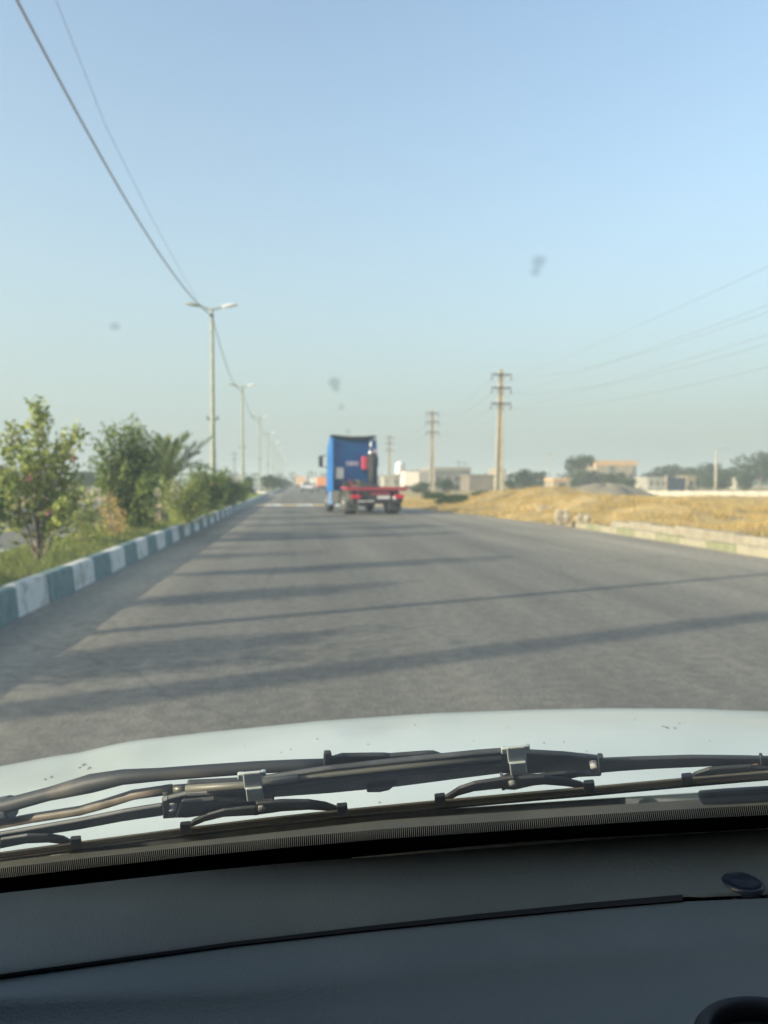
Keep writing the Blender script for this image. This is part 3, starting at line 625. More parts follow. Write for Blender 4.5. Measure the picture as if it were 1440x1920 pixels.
# sedans
def sedan(px, Yd, col, label):
    p = aty(px, 905, Yd); t = thing('sedan', (p[0], Yd, 0), label, 'car', 'cars far ahead on the road')
    side = [(0, .35), (.05, .85), (.25, .98), (.75, 1.02), (1.25, 1.40), (2.5, 1.42), (3.1, 1.0), (4.1, .88), (4.3, .7), (4.3, .35)]
    b = MB(); b.prism([(-.83, y, z) for y, z in side], (1.66, 0, 0)); b.build('body', col, t, .07, 3)
    b = MB(); b.add([(-.66, .78, 1.04), (.66, .78, 1.04), (.58, 1.20, 1.37), (-.58, 1.20, 1.37)], [(0,1,2,3)]); 
    b.v = [(x, y-.03, z+.03) for x, y, z in b.v]; b.build('rear_window', M['window_dark'], t)
    for sx in (-1, 1):
        b = MB(); b.prism([(sx*.845, 1.0, 1.0), (sx*.845, 2.9, 1.0), (sx*.845, 2.4, 1.34), (sx*.845, 1.3, 1.34)], (sx*.01, 0, 0)); b.build('side_window', M['window_dark'], t)
        b = MB(); b.box((sx*.62, .0, .8), (.3, .06, .14)); b.build('tail_light', M['tail_red'], t)
        for yy in (.8, 3.4): b = MB(); b.lathe((sx*.74, yy, .31), [(.12, -.1), (.29, -.1), (.31, 0), (.29, .1), (.12, .11)], 18, 'X'); b.build('wheel', M['rubber'], t)
    b = MB(); b.box((0, -.01, .45), (1.6, .12, .2)); b.build('bumper', M['dark_steel'], t); b = MB(); b.box((0, -.02, .68), (.5, .03, .11)); b.build('number_plate', M['white_lamp'], t)
M['car_white'] = mat('car_white', (.75, .75, .74), .3, coat=.5); M['car_silver'] = mat('car_silver', (.45, .46, .47), .3, .3, coat=.5)
sedan(576, 106, M['car_white'], 'white car ahead, left of the blue truck and nearest of the cars'); sedan(603, 125, M['car_silver'], 'silver car ahead close beside the blue cab'); sedan(584, 150, M['car_silver'], 'grey car ahead beyond the white car')
# posts, masts
p = aty(1342, 905, 88); t = thing('white_post', (p[0], 88, 0), 'tall white post standing before the trees at right', 'post')
b = MB(); b.tube([(0, 0, 0), (0, 0, 5.3)], [.16, .12], 10); b.build('shaft', M['white_wall'], t); b = MB(); b.tube([(0, 0, 5.2), (.5, 0, 5.45), (1.6, 0, 5.55)], .035, 6); b.build('arm', M['galv'], t)
p = aty(1030, 905, 130); t = thing('lamp_post', (p[0], 130, 0), 'thin pale lamp post left of the round tree', 'lamp post')
b = MB(); b.tube([(0, 0, 0), (0, 0, 6.3)], .09, 8); b.build('shaft', M['white_wall'], t); b = MB(); b.box((0, 0, 6.35), (1.3, .2, .12)); b.build('lamp_head', M['white_wall'], t)
for (px, top, Yd, la) in ((440, 848, 140, 'thin dark mast between the nearest and second lamps'), (860, 862, 150, 'thin mast above the grey warehouse'), (872, 865, 152, 'thin mast at the right end of the warehouse'), (705, 868, 190, 'thin mast right of the blue cab')):
    p = aty(px, 905, Yd); hh = CH+(905-top)/F*Yd; t = thing('mast', (p[0], Yd, 0), la, 'mast')
    b = MB(); b.tube([(0, 0, 0), (0, 0, hh)], [.12, .06], 6); b.build('shaft', M['dark_steel'], t); b = MB(); b.box((0, 0, hh-.4), (1.4, .08, .1)); b.box((0, 0, hh-1.4), (1., .08, .1)); b.build('crossbar', M['dark_steel'], t)
# blue gate
p = aty(1268, 905, 118); t = thing('gate', (p[0], 118, 0), 'dark blue metal double gate beside the peach gatehouse', 'gate')
for sx in (-1, 1):
    b = MB(); b.box((sx*.8, 0, 1.15), (1.55, .08, 2.2)); b.build('leaf', M['blue_paint'], t); b = MB(); b.box((sx*1.7, 0, 1.3), (.25, .3, 2.6)); b.build('gate_post', M['wall_beige'], t)
# gravel heap
b = MB(); gp = aty(1135, 905, 62); n_ = 40; rings = 14; vs = []; fs = []
for i in range(rings+1):
    rr = i/rings
    for k in range(n_):
        a = 2*math.pi*k/n_; q = 4.6*rr*(1+.12*math.sin(3*a+1)+.06*math.sin(7*a)); z_ = 1.25*(1-rr*rr)**1.3*(1+.1*math.sin(5*a+rr*6))+random.uniform(-.03, .03)*(rr < .99)
        vs.append((q*math.cos(a)*1.15, q*math.sin(a), z_-.05))
fs = [(i*n_+k, i*n_+(k+1) % n_, (i+1)*n_+(k+1) % n_, (i+1)*n_+k) for i in range(rings) for k in range(n_)]
b.add(vs, fs, True); o = b.build('gravel_heap', mat('gravel', (.17, .15, .11), .95, col2=(.23, .205, .155), scale=6, bump=.6, bscale=20)); o.location = (gp[0], 62, .05)
tag(o, 'heap of grey gravel in the dry field at the end of the white wall', 'gravel heap')
# low white channel wall
a = aty(1166, 925, 67); c = aty(1500, 925, 60)
b = MB(); dv = Vector((c[0]-a[0], -7.0, 0)); L = dv.length; rz_ = math.atan2(dv.y, dv.x)
for k in range(14): b.box((L*(k+.5)/14, 0, .0), (L/14-.03, .35, .80+random.uniform(-.01, .01)))
o = b.build('channel_wall', mat('channel_white', (.52, .49, .41), .8, col2=(.42, .40, .34), scale=2), None, .02); o.location = (a[0], 67, .28); o.rotation_euler.z = rz_
tag(o, 'long low white concrete channel wall crossing the dry field', 'low wall')
# rocks at the roadside
M['rock'] = mat('rock', (.27, .23, .16), .9, col2=(.40, .35, .26), scale=5, bump=.5)
def rock(px, py, wd, hh, label, z=.15):
    p = gz(px, py, z); bm = bmesh.new(); bmesh.ops.create_icosphere(bm, subdivisions=3, radius=1)
    for v in bm.verts:
        n_ = v.co.normalized(); k = 1+.22*math.sin(3*n_.x+px)+.16*math.sin(5*n_.y+py)+.1*math.sin(8*n_.z+px*.3)+.05*math.sin(13*n_.x*n_.y)
        v.co = Vector((n_.x*wd/2*k, n_.y*wd/2*.7*k, n_.z*hh/2*k))
    me = bpy.data.meshes.new('rock'); bm.to_mesh(me); bm.free(); o = link('rock', me, M['rock']); o.location = (p[0], p[1], z+hh*.25)
    tag(o, label, 'rock', 'pale rocks by the roadside')
rock(1054, 977, .42, .5, 'largest pale pointed rock at the road edge left of the right kerb', .2); rock(1022, 958, .5, .3, 'pale flat rock up the grassy bank behind the pointed rock', .3)
rock(1092, 978, .4, .35, 'small pale rock next to the end of the right kerb', .2); rock(1160, 952, .8, .3, 'flat pale rock low in the grass below the white wall', .25); rock(905, 948, .5, .35, 'small pale rock in the grass below the nearest power pole', .2)
rock(1185, 950, .5, .25, 'smaller flat rock right of the flat pale rock', .25)

# ------------------------------------------------------------------ blue tractor unit (rear view)
M['truck_blue'] = mat('truck_blue', (.004, .09, .30), .5, coat=.1, col2=(.006, .13, .38), scale=1.5)
M['truck_red'] = mat('truck_red', (.30, .035, .06), .55, col2=(.38, .06, .08), scale=3)
M['chassis_grey'] = mat('chassis_grey', (.025, .028, .03), .8, col2=(.05, .05, .05), scale=6)
M['mudguard'] = mat('mudguard', (.045, .05, .045), .7, col2=(.085, .085, .075), scale=4)
M['rim_steel'] = mat('rim_steel', (.22, .22, .20), .6, .3)
M['white_box'] = mat('white_box', (.62, .60, .58), .6, col2=(.7, .68, .66), scale=3)
tk = thing('tractor_unit', (3.50, 33.2, 0), 'blue semi truck tractor without trailer, red rear frame and tail lights lit by the sun', 'truck', rz=R(10))
def tp(name, mt, par=tk, bevel=.02):
    return lambda b: b.build(name, mt, par, bevel)
# local axes: +Y forward, rear at y=0
b = MB(); out = []
prof = [(0, .92), (0, 3.35), (.18, 3.62), (1.1, 3.68), (2.0, 3.1), (2.15, 2.2), (2.35, 1.3), (2.35, .55), (.9, .55), (.75, .92)]
b.prism([(-1.08, 4.0+y*.62, z) for y, z in prof], (2.08, 0, 0)); cab = b.build('cab', M['truck_blue'], tk, .09, 3)
b = MB(); n_ = 12
for k in range(n_):
    x0, x1 = -1.10+2.12*k/n_, -1.10+2.12*(k+1)/n_; s0, s1 = (.07*(x0/1.14)**2, .07*(x1/1.14)**2)
    b.add([(x0, 3.72, 3.5+s0), (x1, 3.72, 3.5+s1), (x1, 3.72, 3.62+s1), (x0, 3.72, 3.62+s0), (x0, 4.35, 3.5+s0), (x1, 4.35, 3.5+s1), (x1, 4.35, 3.66+s1), (x0, 4.35, 3.66+s0)], [(0,1,2,3), (7,6,5,4), (0,4,5,1), (3,2,6,7)])
b.build('roof_spoiler', M['chassis_grey'], cab)
for sx in (-1, 1):
    b = MB(); b.prism([(sx*1.07-.035, 3.6, 1.0), (sx*1.07-.035, 4.2, 1.0), (sx*1.07-.035, 4.2, 3.5), (sx*1.05-.035, 3.78, 3.5), (sx*1.05-.035, 3.64, 2.6)], (sx*.04, 0, 0)); b.build('side_deflector', M['truck_blue'], tk, .01)
b = MB(); b.box((-.1, 3.985, 2.33), (.62, .03, .2)); b.build('lettering_panel', mat('lettering', (.7, .68, .70), .6, col2=(.5, .45, .58), scale=9, stretch=(1, 1, .2), lo=.45, hi=.55), cab)
for z in (1.7, 2.75): b = MB(); b.box((0, 3.98, z), (2.0, .03, .05)); b.build('panel_rib', M['truck_blue'], cab)
b = MB(); b.box((-.78, 3.85, 1.85), (.38, .26, .55)); b.build('white_locker', M['white_box'], tk, .03)
b = MB(); b.box((.47, 3.83, 2.35), (.26, .26, .62)); b.build('red_locker', mat('red_box', (.5, .06, .10), .5), tk, .03)
b = MB(); b.tube([(.83, 3.72, 1.05), (.83, 3.72, 2.75)], .2, 16); b.box((.95, 3.85, 1.9), (.2, .28, 1.8)); b.build('exhaust_stack', M['chassis_grey'], tk)
b = MB(); b.tube([(.75, 3.72, 2.72), (.75, 3.72, 2.95)], .11, 14); b.tube([(.75, 3.72, 2.95), (.77, 3.72, 3.45)], .05, 10); b.build('exhaust_tip', mat('chrome', (.7, .7, .7), .25, .9), tk)
b = MB(); b.tube([(.97, 3.72, 2.8), (.97, 3.72, 2.98)], .08, 12); b.build('air_valve', mat('pink_valve', (.55, .30, .30), .5), tk)
b = MB(); b.box((-.1, 3.7, 1.25), (1.1, .4, .45)); b.build('hose_box', M['chassis_grey'], tk, .03)
for q, xx in enumerate((-.35, -.15, .05)):
    b = MB(); b.tube(catenary((xx, 3.7, 1.55), (xx+.2, 2.4, 1.1), .12, 12), .02, 6); b.build('coiled_hose', mat('hose%d' % q, ((.4, .05, .05), (.05, .05, .06), (.5, .4, .1))[q], .5), tk)
for sx in (-1, 1):   # mirrors
    b = MB(); b.box((sx*1.42, 5.1, 2.45), (.2, .14, .55)); m_ = b.build('mirror', M['chassis_grey'], tk, .04)
    b = MB(); b.tube([(sx*1.12, 5.15, 2.75), (sx*1.42, 5.12, 2.7)], .025, 6); b.tube([(sx*1.12, 5.15, 2.15), (sx*1.42, 5.12, 2.2)], .025, 6); b.build('bracket', M['chassis_grey'], m_)
b = MB()
for sx in (-1, 1): b.box((sx*.42, 2.6, .95), (.09, 5.2, .26))
for y in (.1, 1.6, 3.2): b.box((0, y, .95), (.78, .12, .2))
b.build('chassis_frame', M['chassis_grey'], tk, .01)
b = MB(); b.box((0, .55, 1.16), (2.7, .55, .07)); b.box((0, .02, 1.13), (2.75, .1, .14)); b.box((0, 1.9, 1.17), (2.3, .1, .09)); b.box((-1.1, 1.3, 1.17), (.12, 1.3, .08)); b.box((1.1, 1.3, 1.17), (.12, 1.3, .08)); b.box((.15, -.0, .88), (.85, .1, .16)); b.build('rear_platform', M['truck_red'], tk, .01)
b = MB(); b.prism([(-.45, 1.2, 1.16), (.45, 1.2, 1.16), (.5, 2.1, 1.22), (.15, 2.5, 1.28), (-.15, 2.5, 1.28), (-.5, 2.1, 1.22)], (0, 0, .1)); b.build('fifth_wheel', M['chassis_grey'], tk, .02)
b = MB(); b.box((0, -.02, .62), (2.3, .12, .2)); b.box((0, -.03, .78), (1.0, .08, .2)); b.box((-.55, .1, .45), (.5, .1, .12)); b.build('rear_bumper', M['chassis_grey'], tk, .02)
b = MB(); b.box((.28, -.08, .76), (.56, .03, .13)); b.build('number_plate', M['white_box'], tk)
for sx in (-1, 1):
    b = MB(); b.box((sx*.98, -.1, .80), (.42, .1, .17)); b.build('tail_light', M['tail_red'], tk, .015)
b = MB(); b.tube([(.78, -.13, .74), (.78, -.05, .74)], .085, 14); b.build('reversing_lamp', M['white_lamp'], tk)
for xx in (-.72, -.35): b = MB(); b.box((xx, -.09, .6), (.34, .03, .05)); b.build('reflector', M['white_box'], tk)
for (sx, yy, rr, ww) in ((-1, 1.05, .50, .52), (1, 1.05, .50, .52), (-1, 4.9, .5, .30), (1, 4.9, .5, .30)):
    xc = sx*(1.25-ww/2) if ww > .4 else sx*1.02
    b = MB(); b.lathe((xc, yy, rr), [(.28, -ww/2), (.46, -ww/2), (rr, -ww/2+.05), (rr, -.02), (rr-.05, 0), (rr, .02), (rr, ww/2-.05), (.46, ww/2), (.28, ww/2)], 28, 'X'); w_ = b.build('wheel', M['rubber'], tk)
    b = MB(); b.lathe((xc+sx*(ww/2-.02), yy, rr), [(.28, 0), (.27, sx*.03), (.12, -sx*.0), (.1, sx*.08), (.02, sx*.08)], 20, 'X'); b.build('rim', M['rim_steel'], w_)
    if ww > .4:
        b = MB(); n_ = 14; vs = []
        for k in range(n_+1):
            a = math.radians(-12+204*k/n_); 
            for (r_, xo) in ((.58, -ww/2), (.58, ww/2), (.56, ww/2), (.56, -ww/2)): vs.append((xc+xo, yy-r_*math.cos(a), rr+r_*math.sin(a)))
        fs = [(i*4+j, i*4+(j+1) % 4, (i+1)*4+(j+1) % 4, (i+1)*4+j) for i in range(n_) for j in range(4)]
        b.add(vs, fs, True); b.build('mudguard', M['mudguard'], tk)
        b = MB(); b.box((xc, .44, .38), (.5, .02, .42)); b.box((xc, .42, .22), (.46, .02, .06)); b.build('mud_flap', M['mudguard'], tk)
for sx in (-1, 1):
    b = MB(); b.box((sx*.98, 2.9, .72), (.5, 1.3, .6)); b.build('fuel_tank', M['mudguard'] if sx < 0 else M['chassis_grey'], tk, .08)
    b = MB(); b.box((sx*1.19, 3.9, .65), (.05, .9, .6)); b.build('side_skirt', mat('skirt', (.12, .22, .42), .5), tk, .02)
b = MB(); b.box((0, 5.42, 2.35), (1.95, .06, .8), rot=Matrix.Rotation(R(-6), 3, 'X')); b.build('windscreen', M['window_dark'], cab)

# ------------------------------------------------------------------ OUR CAR (the vehicle the picture is taken from)
car = thing('car', (0, 0, 0), 'white car the photo is taken from, seen through its windscreen over dashboard and hood', 'car')
M['paint'] = mat('white_paint', (.56, .60, .55), .38, coat=.35, col2=(.47, .50, .45), scale=2.2, detail=8, lo=.45, hi=.8)
M['wiper_black'] = mat('wiper_black', (.028, .032, .034), .5, col2=(.06, .064, .066), scale=26, detail=6, spec=.45)
M['arm_worn'] = mat('arm_worn', (.035, .038, .040), .55, col2=(.12, .105, .085), scale=22, detail=6, lo=.52, hi=.75, stretch=(.3, 1, 1))
M['rod_brown'] = mat('rod_brown', (.10, .085, .065), .5, 0., col2=(.19, .155, .12), scale=30)
M['rail'] = mat('blade_rail', (.15, .125, .09), .4, .3, col2=(.23, .20, .14), scale=18, stretch=(.2, 3, 3))
M['rail_edge'] = mat('blade_rail_edge', (.27, .24, .17), .4, .4)
M['blade_rubber'] = mat('blade_rubber', (.02, .02, .02), .7)
M['clamp'] = mat('clamp_plastic', (.36, .39, .38), .4, .1, col2=(.44, .47, .45), scale=12)
M['rivet'] = mat('rivet', (.36, .36, .34), .6, 0., col2=(.22, .2, .18), scale=90)
M['rust'] = mat('rust', (.16, .085, .05), .8, col2=(.10, .07, .05), scale=60)
M['cowl'] = mat('cowl', (.034, .034, .026), .8, col2=(.065, .063, .048), scale=5)
M['frit'] = mat('frit', (.002, .004, .010), .9, spec=0.)
M['cream_trim'] = mat('cream_trim', (.70, .64, .52), .7)
def leather(name, c1, c2):
    m = bpy.data.materials.new(name); m.use_nodes = True; n = m.node_tree.nodes; l = m.node_tree.links; b = n['Principled BSDF']
    b.inputs['Roughness'].default_value = .62; b.inputs['Specular IOR Level'].default_value = .35
    tc = n.new('ShaderNodeTexCoord'); v = n.new('ShaderNodeTexVoronoi'); v.inputs['Scale'].default_value = 420; l.new(tc.outputs['Object'], v.inputs[0])
    no = n.new('ShaderNodeTexNoise'); no.inputs['Scale'].default_value = 4; no.inputs['Detail'].default_value = 6; l.new(tc.outputs['Object'], no.inputs[0])
    cr = n.new('ShaderNodeValToRGB'); cr.color_ramp.elements[0].color = (*c1, 1); cr.color_ramp.elements[1].color = (*c2, 1); cr.color_ramp.elements[0].position = .35; cr.color_ramp.elements[1].position = .7
    l.new(no.outputs[0], cr.inputs[0]); l.new(cr.outputs[0], b.inputs['Base Color'])
    n3 = n.new('ShaderNodeTexNoise'); n3.inputs['Scale'].default_value = 160; n3.inputs['Detail'].default_value = 4; l.new(tc.outputs['Object'], n3.inputs[0])
    ad = n.new('ShaderNodeMath'); ad.operation = 'ADD'; l.new(v.outputs['Distance'], ad.inputs[0]); l.new(n3.outputs[0], ad.inputs[1])
    bp = n.new('ShaderNodeBump'); bp.inputs['Strength'].default_value = .35; bp.inputs['Distance'].default_value = .0012; l.new(ad.outputs[0], bp.inputs['Height']); l.new(bp.outputs[0], b.inputs['Normal'])
    return m
M['dash_up'] = leather('dash_leather', (.088, .101, .096), (.118, .132, .118)); M['dash_low'] = leather('dash_low', (.086, .106, .108), (.108, .128, .130))
M['cabin'] = mat('cabin_trim', (.16, .16, .155), .85)

# windscreen plane: z = .94 + (.95-Y)*.8 ; sight lines meet it here, t = outward offset
GS = .8; GN = Vector((0, GS, 1)).normalized()
def G_(px, py, t=0.):
    d = ray(px, py); c0 = .94+.95*GS+t/GN.z; k = (c0-CH)/(d[2]+GS*d[1]); return Vector(_O+d*k)
def lin(pts, x):
    for (a, b_) in zip(pts, pts[1:]):
        if x <= b_[0]: return a[1]+(b_[1]-a[1])*(x-a[0])/(b_[0]-a[0])
    a, b_ = pts[-2:]; return a[1]+(b_[1]-a[1])*(x-a[0])/(b_[0]-a[0])
DASH = [(-300, 1706), (0, 1672), (180, 1652), (360, 1632), (540, 1615), (720, 1602), (900, 1588), (1080, 1574), (1260, 1562), (1440, 1551), (1800, 1540)]   # far edge of the dashboard
DOT = [(-300, 1668), (0, 1633), (180, 1612), (360, 1592), (540, 1575), (720, 1559), (900, 1547), (1080, 1534), (1260, 1523), (1440, 1514), (1800, 1505)]    # top of the black printed band
# hood
HF = [(-300, 1500), (-120, 1462), (0, 1437), (90, 1420), (150, 1411), (200, 1399), (250, 1389), (400, 1372), (600, 1352), (800, 1338), (1000, 1331), (1150, 1328), (1300, 1329), (1440, 1334), (1600, 1344), (1800, 1362)]
HR = [(-300, 1650), (0, 1600), (340, 1566), (720, 1524), (1080, 1500), (1440, 1478), (1800, 1465)]
vs = []; fs = []; pxs = [p for p in range(-300, 1801, 30)]; rows = 12
for i, px in enumerate(pxs):
    a = np.array(aty(px, lin(HR, px), 1.22)); c = np.array(aty(px, lin(HF, px), 1.95)); 
    for j in range(rows+1):
        v = j/rows; p = a+(c-a)*v; p[2] += .022*math.sin(math.pi*v)*(1-.25*v); vs.append(tuple(p))
    for (dy, dz) in ((.05, -.02), (.09, -.06), (.12, -.14), (.13, -.3)): vs.append((c[0], c[1]+dy, c[2]+dz))
nr = rows+5
for i in range(len(pxs)-1):
    for j in range(nr-1): fs.append((i*nr+j, (i+1)*nr+j, (i+1)*nr+j+1, i*nr+j+1))
hood = link('hood', mesh('hood', vs, fs, True), M['paint'], car)
# dirt specks and scratches on the hood: small raised flecks
def hoodpt(px, py):
    # march along the sight line on the hood's profile
    h0 = lin(HF, px); h1_ = lin(HR, px); lo_, hi_ = 0., 1.
    a = np.array(aty(px, h1_, 1.22)); c = np.array(aty(px, h0, 1.95)); best = None
    for v in np.linspace(0, 1, 200):
        p = a+(c-a)*v; p[2] += .022*math.sin(math.pi*v)*(1-.25*v)
        d = p-_O; k = d@_f; yy = 960-F*(d@_u)/k
        if best is None or abs(yy-py) < best[0]: best = (abs(yy-py), p)
    return best[1]
b = MB()
def fleck(b, px, py, sx, sy):
    p = hoodpt(px, py); n_ = 9
    b.prism([(p[0]+sx*math.cos(a)*random.uniform(.6, 1.2), p[1]+sy*math.sin(a)*random.uniform(.6, 1.2), p[2]-.002) for a in [2*math.pi*k/n_ for k in range(n_)]], (0, 0, .0035))
for (px, py, s_) in ((158, 1435, .006), (168, 1441, .005), (150, 1440, .003), (97, 1458, .004), (85, 1462, .003), (267, 1443, .002), (778, 1360, .003), (595, 1386, .0022), (690, 1396, .002), (1250, 1365, .006), (1265, 1366, .004), (1243, 1363, .004), (1274, 1357, .002), (1020, 1394, .003), (1057, 1392, .002),
                     (545, 1405, .0015), (527, 1412, .0015), (830, 1500, .002), (711, 1506, .002), (888, 1390, .0015), (1190, 1350, .0015), (640, 1380, .0012), (950, 1365, .0012), (1330, 1390, .0012), (1100, 1410, .0012), (460, 1400, .0012)):
    fleck(b, px, py, s_*.75, s_*1.5)
b.build('dirt_specks', mat('dirt', (.20, .20, .17), .9), hood)
# rear lip of the hood, cowl behind it
vs = []; fs = []; COW = [(0, 0.), (.03, -.012), (.10, -.02), (.2, -.05)]
for i, px in enumerate(pxs):
    a = np.array(aty(px, lin(HR, px), 1.215))
    g = G_(px, lin(DASH, px)+14, .012)
    for j in range(7):
        t = j/6; p = np.array((a[0], a[1], a[2]-.012))*(1-t)+np.array(g)*t; p[2] -= .018*math.sin(math.pi*t); vs.append(tuple(p))
for i in range(len(pxs)-1):
    for j in range(6): fs.append((i*7+j, i*7+j+1, (i+1)*7+j+1, (i+1)*7+j))
link('cowl', mesh('cowl', vs, fs, True), M['cowl'], car)
b = MB(); 
q = [G_(1310, 1496, .008), G_(1372, 1491, .008), G_(1440, 1487, .008), G_(1560, 1480, .008), G_(1560, 1498, .008), G_(1440, 1506, .008), G_(1372, 1510, .008), G_(1316, 1512, .008)]
b.prism(q, GN*.010); b.build('wiper_spindle_cover', M['wiper_black'], car, .008, 3)

# glass: real pane, slightly green, with a fine dusty film on it
gm = bpy.data.materials.new('windscreen_glass'); gm.use_nodes = True; n = gm.node_tree.nodes; l = gm.node_tree.links
for x in list(n):
    if x.type == 'BSDF_PRINCIPLED': n.remove(x)
tr = n.new('ShaderNodeBsdfTransparent'); tr.inputs[0].default_value = (.92, .965, .935, 1)
gl = n.new('ShaderNodeBsdfGlossy'); gl.inputs['Roughness'].default_value = .02; fr = n.new('ShaderNodeFresnel'); fr.inputs[0].default_value = 1.35
m1 = n.new('ShaderNodeMixShader'); mm_ = n.new('ShaderNodeMath'); mm_.operation = 'MULTIPLY'; mm_.inputs[1].default_value = .6; l.new(fr.outputs[0], mm_.inputs[0]); l.new(mm_.outputs[0], m1.inputs[0]); l.new(tr.outputs[0], m1.inputs[1]); l.new(gl.outputs[0], m1.inputs[2])
df = n.new('ShaderNodeBsdfTranslucent'); df.inputs[0].default_value = (.85, .88, .85, 1)
m2 = n.new('ShaderNodeMixShader'); nz = n.new('ShaderNodeTexNoise'); nz.inputs['Scale'].default_value = 6; nz.inputs['Detail'].default_value = 4; tcg = n.new('ShaderNodeTexCoord'); l.new(tcg.outputs['Object'], nz.inputs[0])
mr = n.new('ShaderNodeMapRange'); mr.inputs[3].default_value = .032; mr.inputs[4].default_value = .056; l.new(nz.outputs[0], mr.inputs[0]); l.new(mr.outputs[0], m2.inputs[0])
l.new(m1.outputs[0], m2.inputs[1]); l.new(df.outputs[0], m2.inputs[2]); l.new(m2.outputs[0], n['Material Output'].inputs['Surface'])
def gp_(x, Y): return (x, Y, .94+(.95-Y)*GS)
ws = link('windscreen', mesh('windscreen', [gp_(-.72, 1.12), gp_(1.02, 1.12), gp_(.80, .13), gp_(-.50, .13)], [(0,1,2,3)]), gm, car)
# black printed band with its fringe of fine ticks, on the inside face of the glass
b = MB(); xs = list(range(-200, 1701, 40))
for x0, x1 in zip(xs, xs[1:]):
    b.add([G_(x0, lin(DOT, x0)+14, -.003), G_(x1, lin(DOT, x1)+14, -.003), G_(x1, lin(DASH, x1)+40, -.003), G_(x0, lin(DASH, x0)+40, -.003)], [(0,1,2,3)])
x = -100.
while x < 1560:
    wd = 2.3; tw = 3.7; sh = -3+11*max(0, min(1, (x-300)/900.)); y0 = lin(DOT, x)+4; 
    b.add([G_(x+sh*.6, y0-9, -.0032), G_(x+sh*.6+2.1, y0-9, -.0032), G_(x+3.1, y0+15, -.0032), G_(x, y0+15, -.0032)], [(0,1,2,3)]); x += tw
b.build('printed_band', M['frit'], ws)
# insect marks stuck on the glass
b = MB()
for (px, py, s_) in ((1010, 492, .0026), (1006, 510, .0018), (627, 716, .0024), (629, 728, .0018), (215, 613, .0016), (640, 765, .0012), (652, 810, .0009)):
    c = G_(px, py, .001); m_ = 8
    pts = []
    for k in range(m_):
        a = 2*math.pi*k/m_; rr = s_*random.uniform(.7, 1.2); pts.append(c+Vector((rr*math.cos(a), -rr*.62*math.sin(a)*1.3, rr*.5*math.sin(a)*1.3)))
    b.prism(pts, GN*.0006)
im = mat('insect', (.10, .11, .12), .9); nn = im.node_tree.nodes; tt = nn.new('ShaderNodeBsdfTransparent'); mx = nn.new('ShaderNodeMixShader'); mx.inputs[0].default_value = .15
im.node_tree.links.new(tt.outputs[0], mx.inputs[1]); im.node_tree.links.new(nn['Principled BSDF'].outputs[0], mx.inputs[2]); im.node_tree.links.new(mx.outputs[0], nn['Material Output'].inputs['Surface'])
b.build('insect_mark', im, ws)
b = MB()
for k in range(16):
    c = G_(738+random.uniform(0, 20), 1552-random.uniform(0, 8)+(0), .0005); r_ = random.uniform(.0005, .0012)
    b.prism([c+Vector((r_*math.cos(a), -r_*.6*math.sin(a), r_*.5*math.sin(a))) for a in [math.pi*j/3 for j in range(6)]], GN*.0006)
b.build('chip_mark', mat('chip', (.6, .62, .6), .6), ws)

# wiper: every outline is laid on the glass and given its own height off it and thickness
def plate(b, pts, t, th): b.prism([G_(x, y, t) for x, y in pts], GN*th); return b
def rod(b, pts, r_, t, n=10): b.tube([G_(x, y, t) for x, y in pts], r_, n); return b
b = MB()   # central bridge: stepped channel from left pivot to right pivot
top = [(350, 1471), (420, 1468), (455, 1466), (495, 1462), (620, 1443), (760, 1428), (900, 1414), (940, 1411), (1005, 1414), (1060, 1417), (1127, 1424)]
bot = [(1130, 1448), (1128, 1456), (1085, 1458), (1072, 1452), (1020, 1450), (975, 1453), (940, 1451), (860, 1461), (745, 1476), (620, 1488), (495, 1497), (440, 1498), (400, 1502), (365, 1520), (350, 1533), (305, 1536), (303, 1502), (318, 1498), (352, 1490)]
plate(b, top+bot, .034, .006)
bridge = b.build('windscreen_wiper', M['wiper_black'], car, .0022, 2)
bridge['label'] = 'black worn wiper parked along the foot of the windscreen'
for (tp_, of, m_, th) in (([(352, 1477), (455, 1474), (620, 1452), (760, 1437), (940, 1420)], 0, 'rail', .003), ([(350, 1487), (495, 1479), (620, 1463), (760, 1449), (940, 1433)], 0, 'wiper_black', .0035)):
    b = MB(); rod(b, tp_, th, .031, 8); b.build('bridge_ridge', M[m_] if m_ != 'rail' else mat('ridge', (.09, .09, .075), .45, .2), bridge)
b = MB(); rod(b, [(348, 1479), (455, 1472), (560, 1458)], .0042, .03, 8); b.build('bridge_ridge', mat('ridge_olive', (.14, .135, .11), .45, .2), bridge)
# adapter that takes the arm
b = MB(); plate(b, [(607, 1414), (621, 1414), (623, 1424), (640, 1419), (700, 1418), (722, 1418), (732, 1419), (800, 1414), (815, 1414), (832, 1420), (760, 1430), (700, 1437), (614, 1446), (606, 1434)], .044, .005); b.build('arm_adapter', M['wiper_black'], bridge, .002)
b = MB(); plate(b, [(688, 1478), (718, 1475), (745, 1470), (730, 1482), (712, 1486), (688, 1486)], .03, .006); b.build('adapter_hook', M['arm_worn'], bridge, .001)
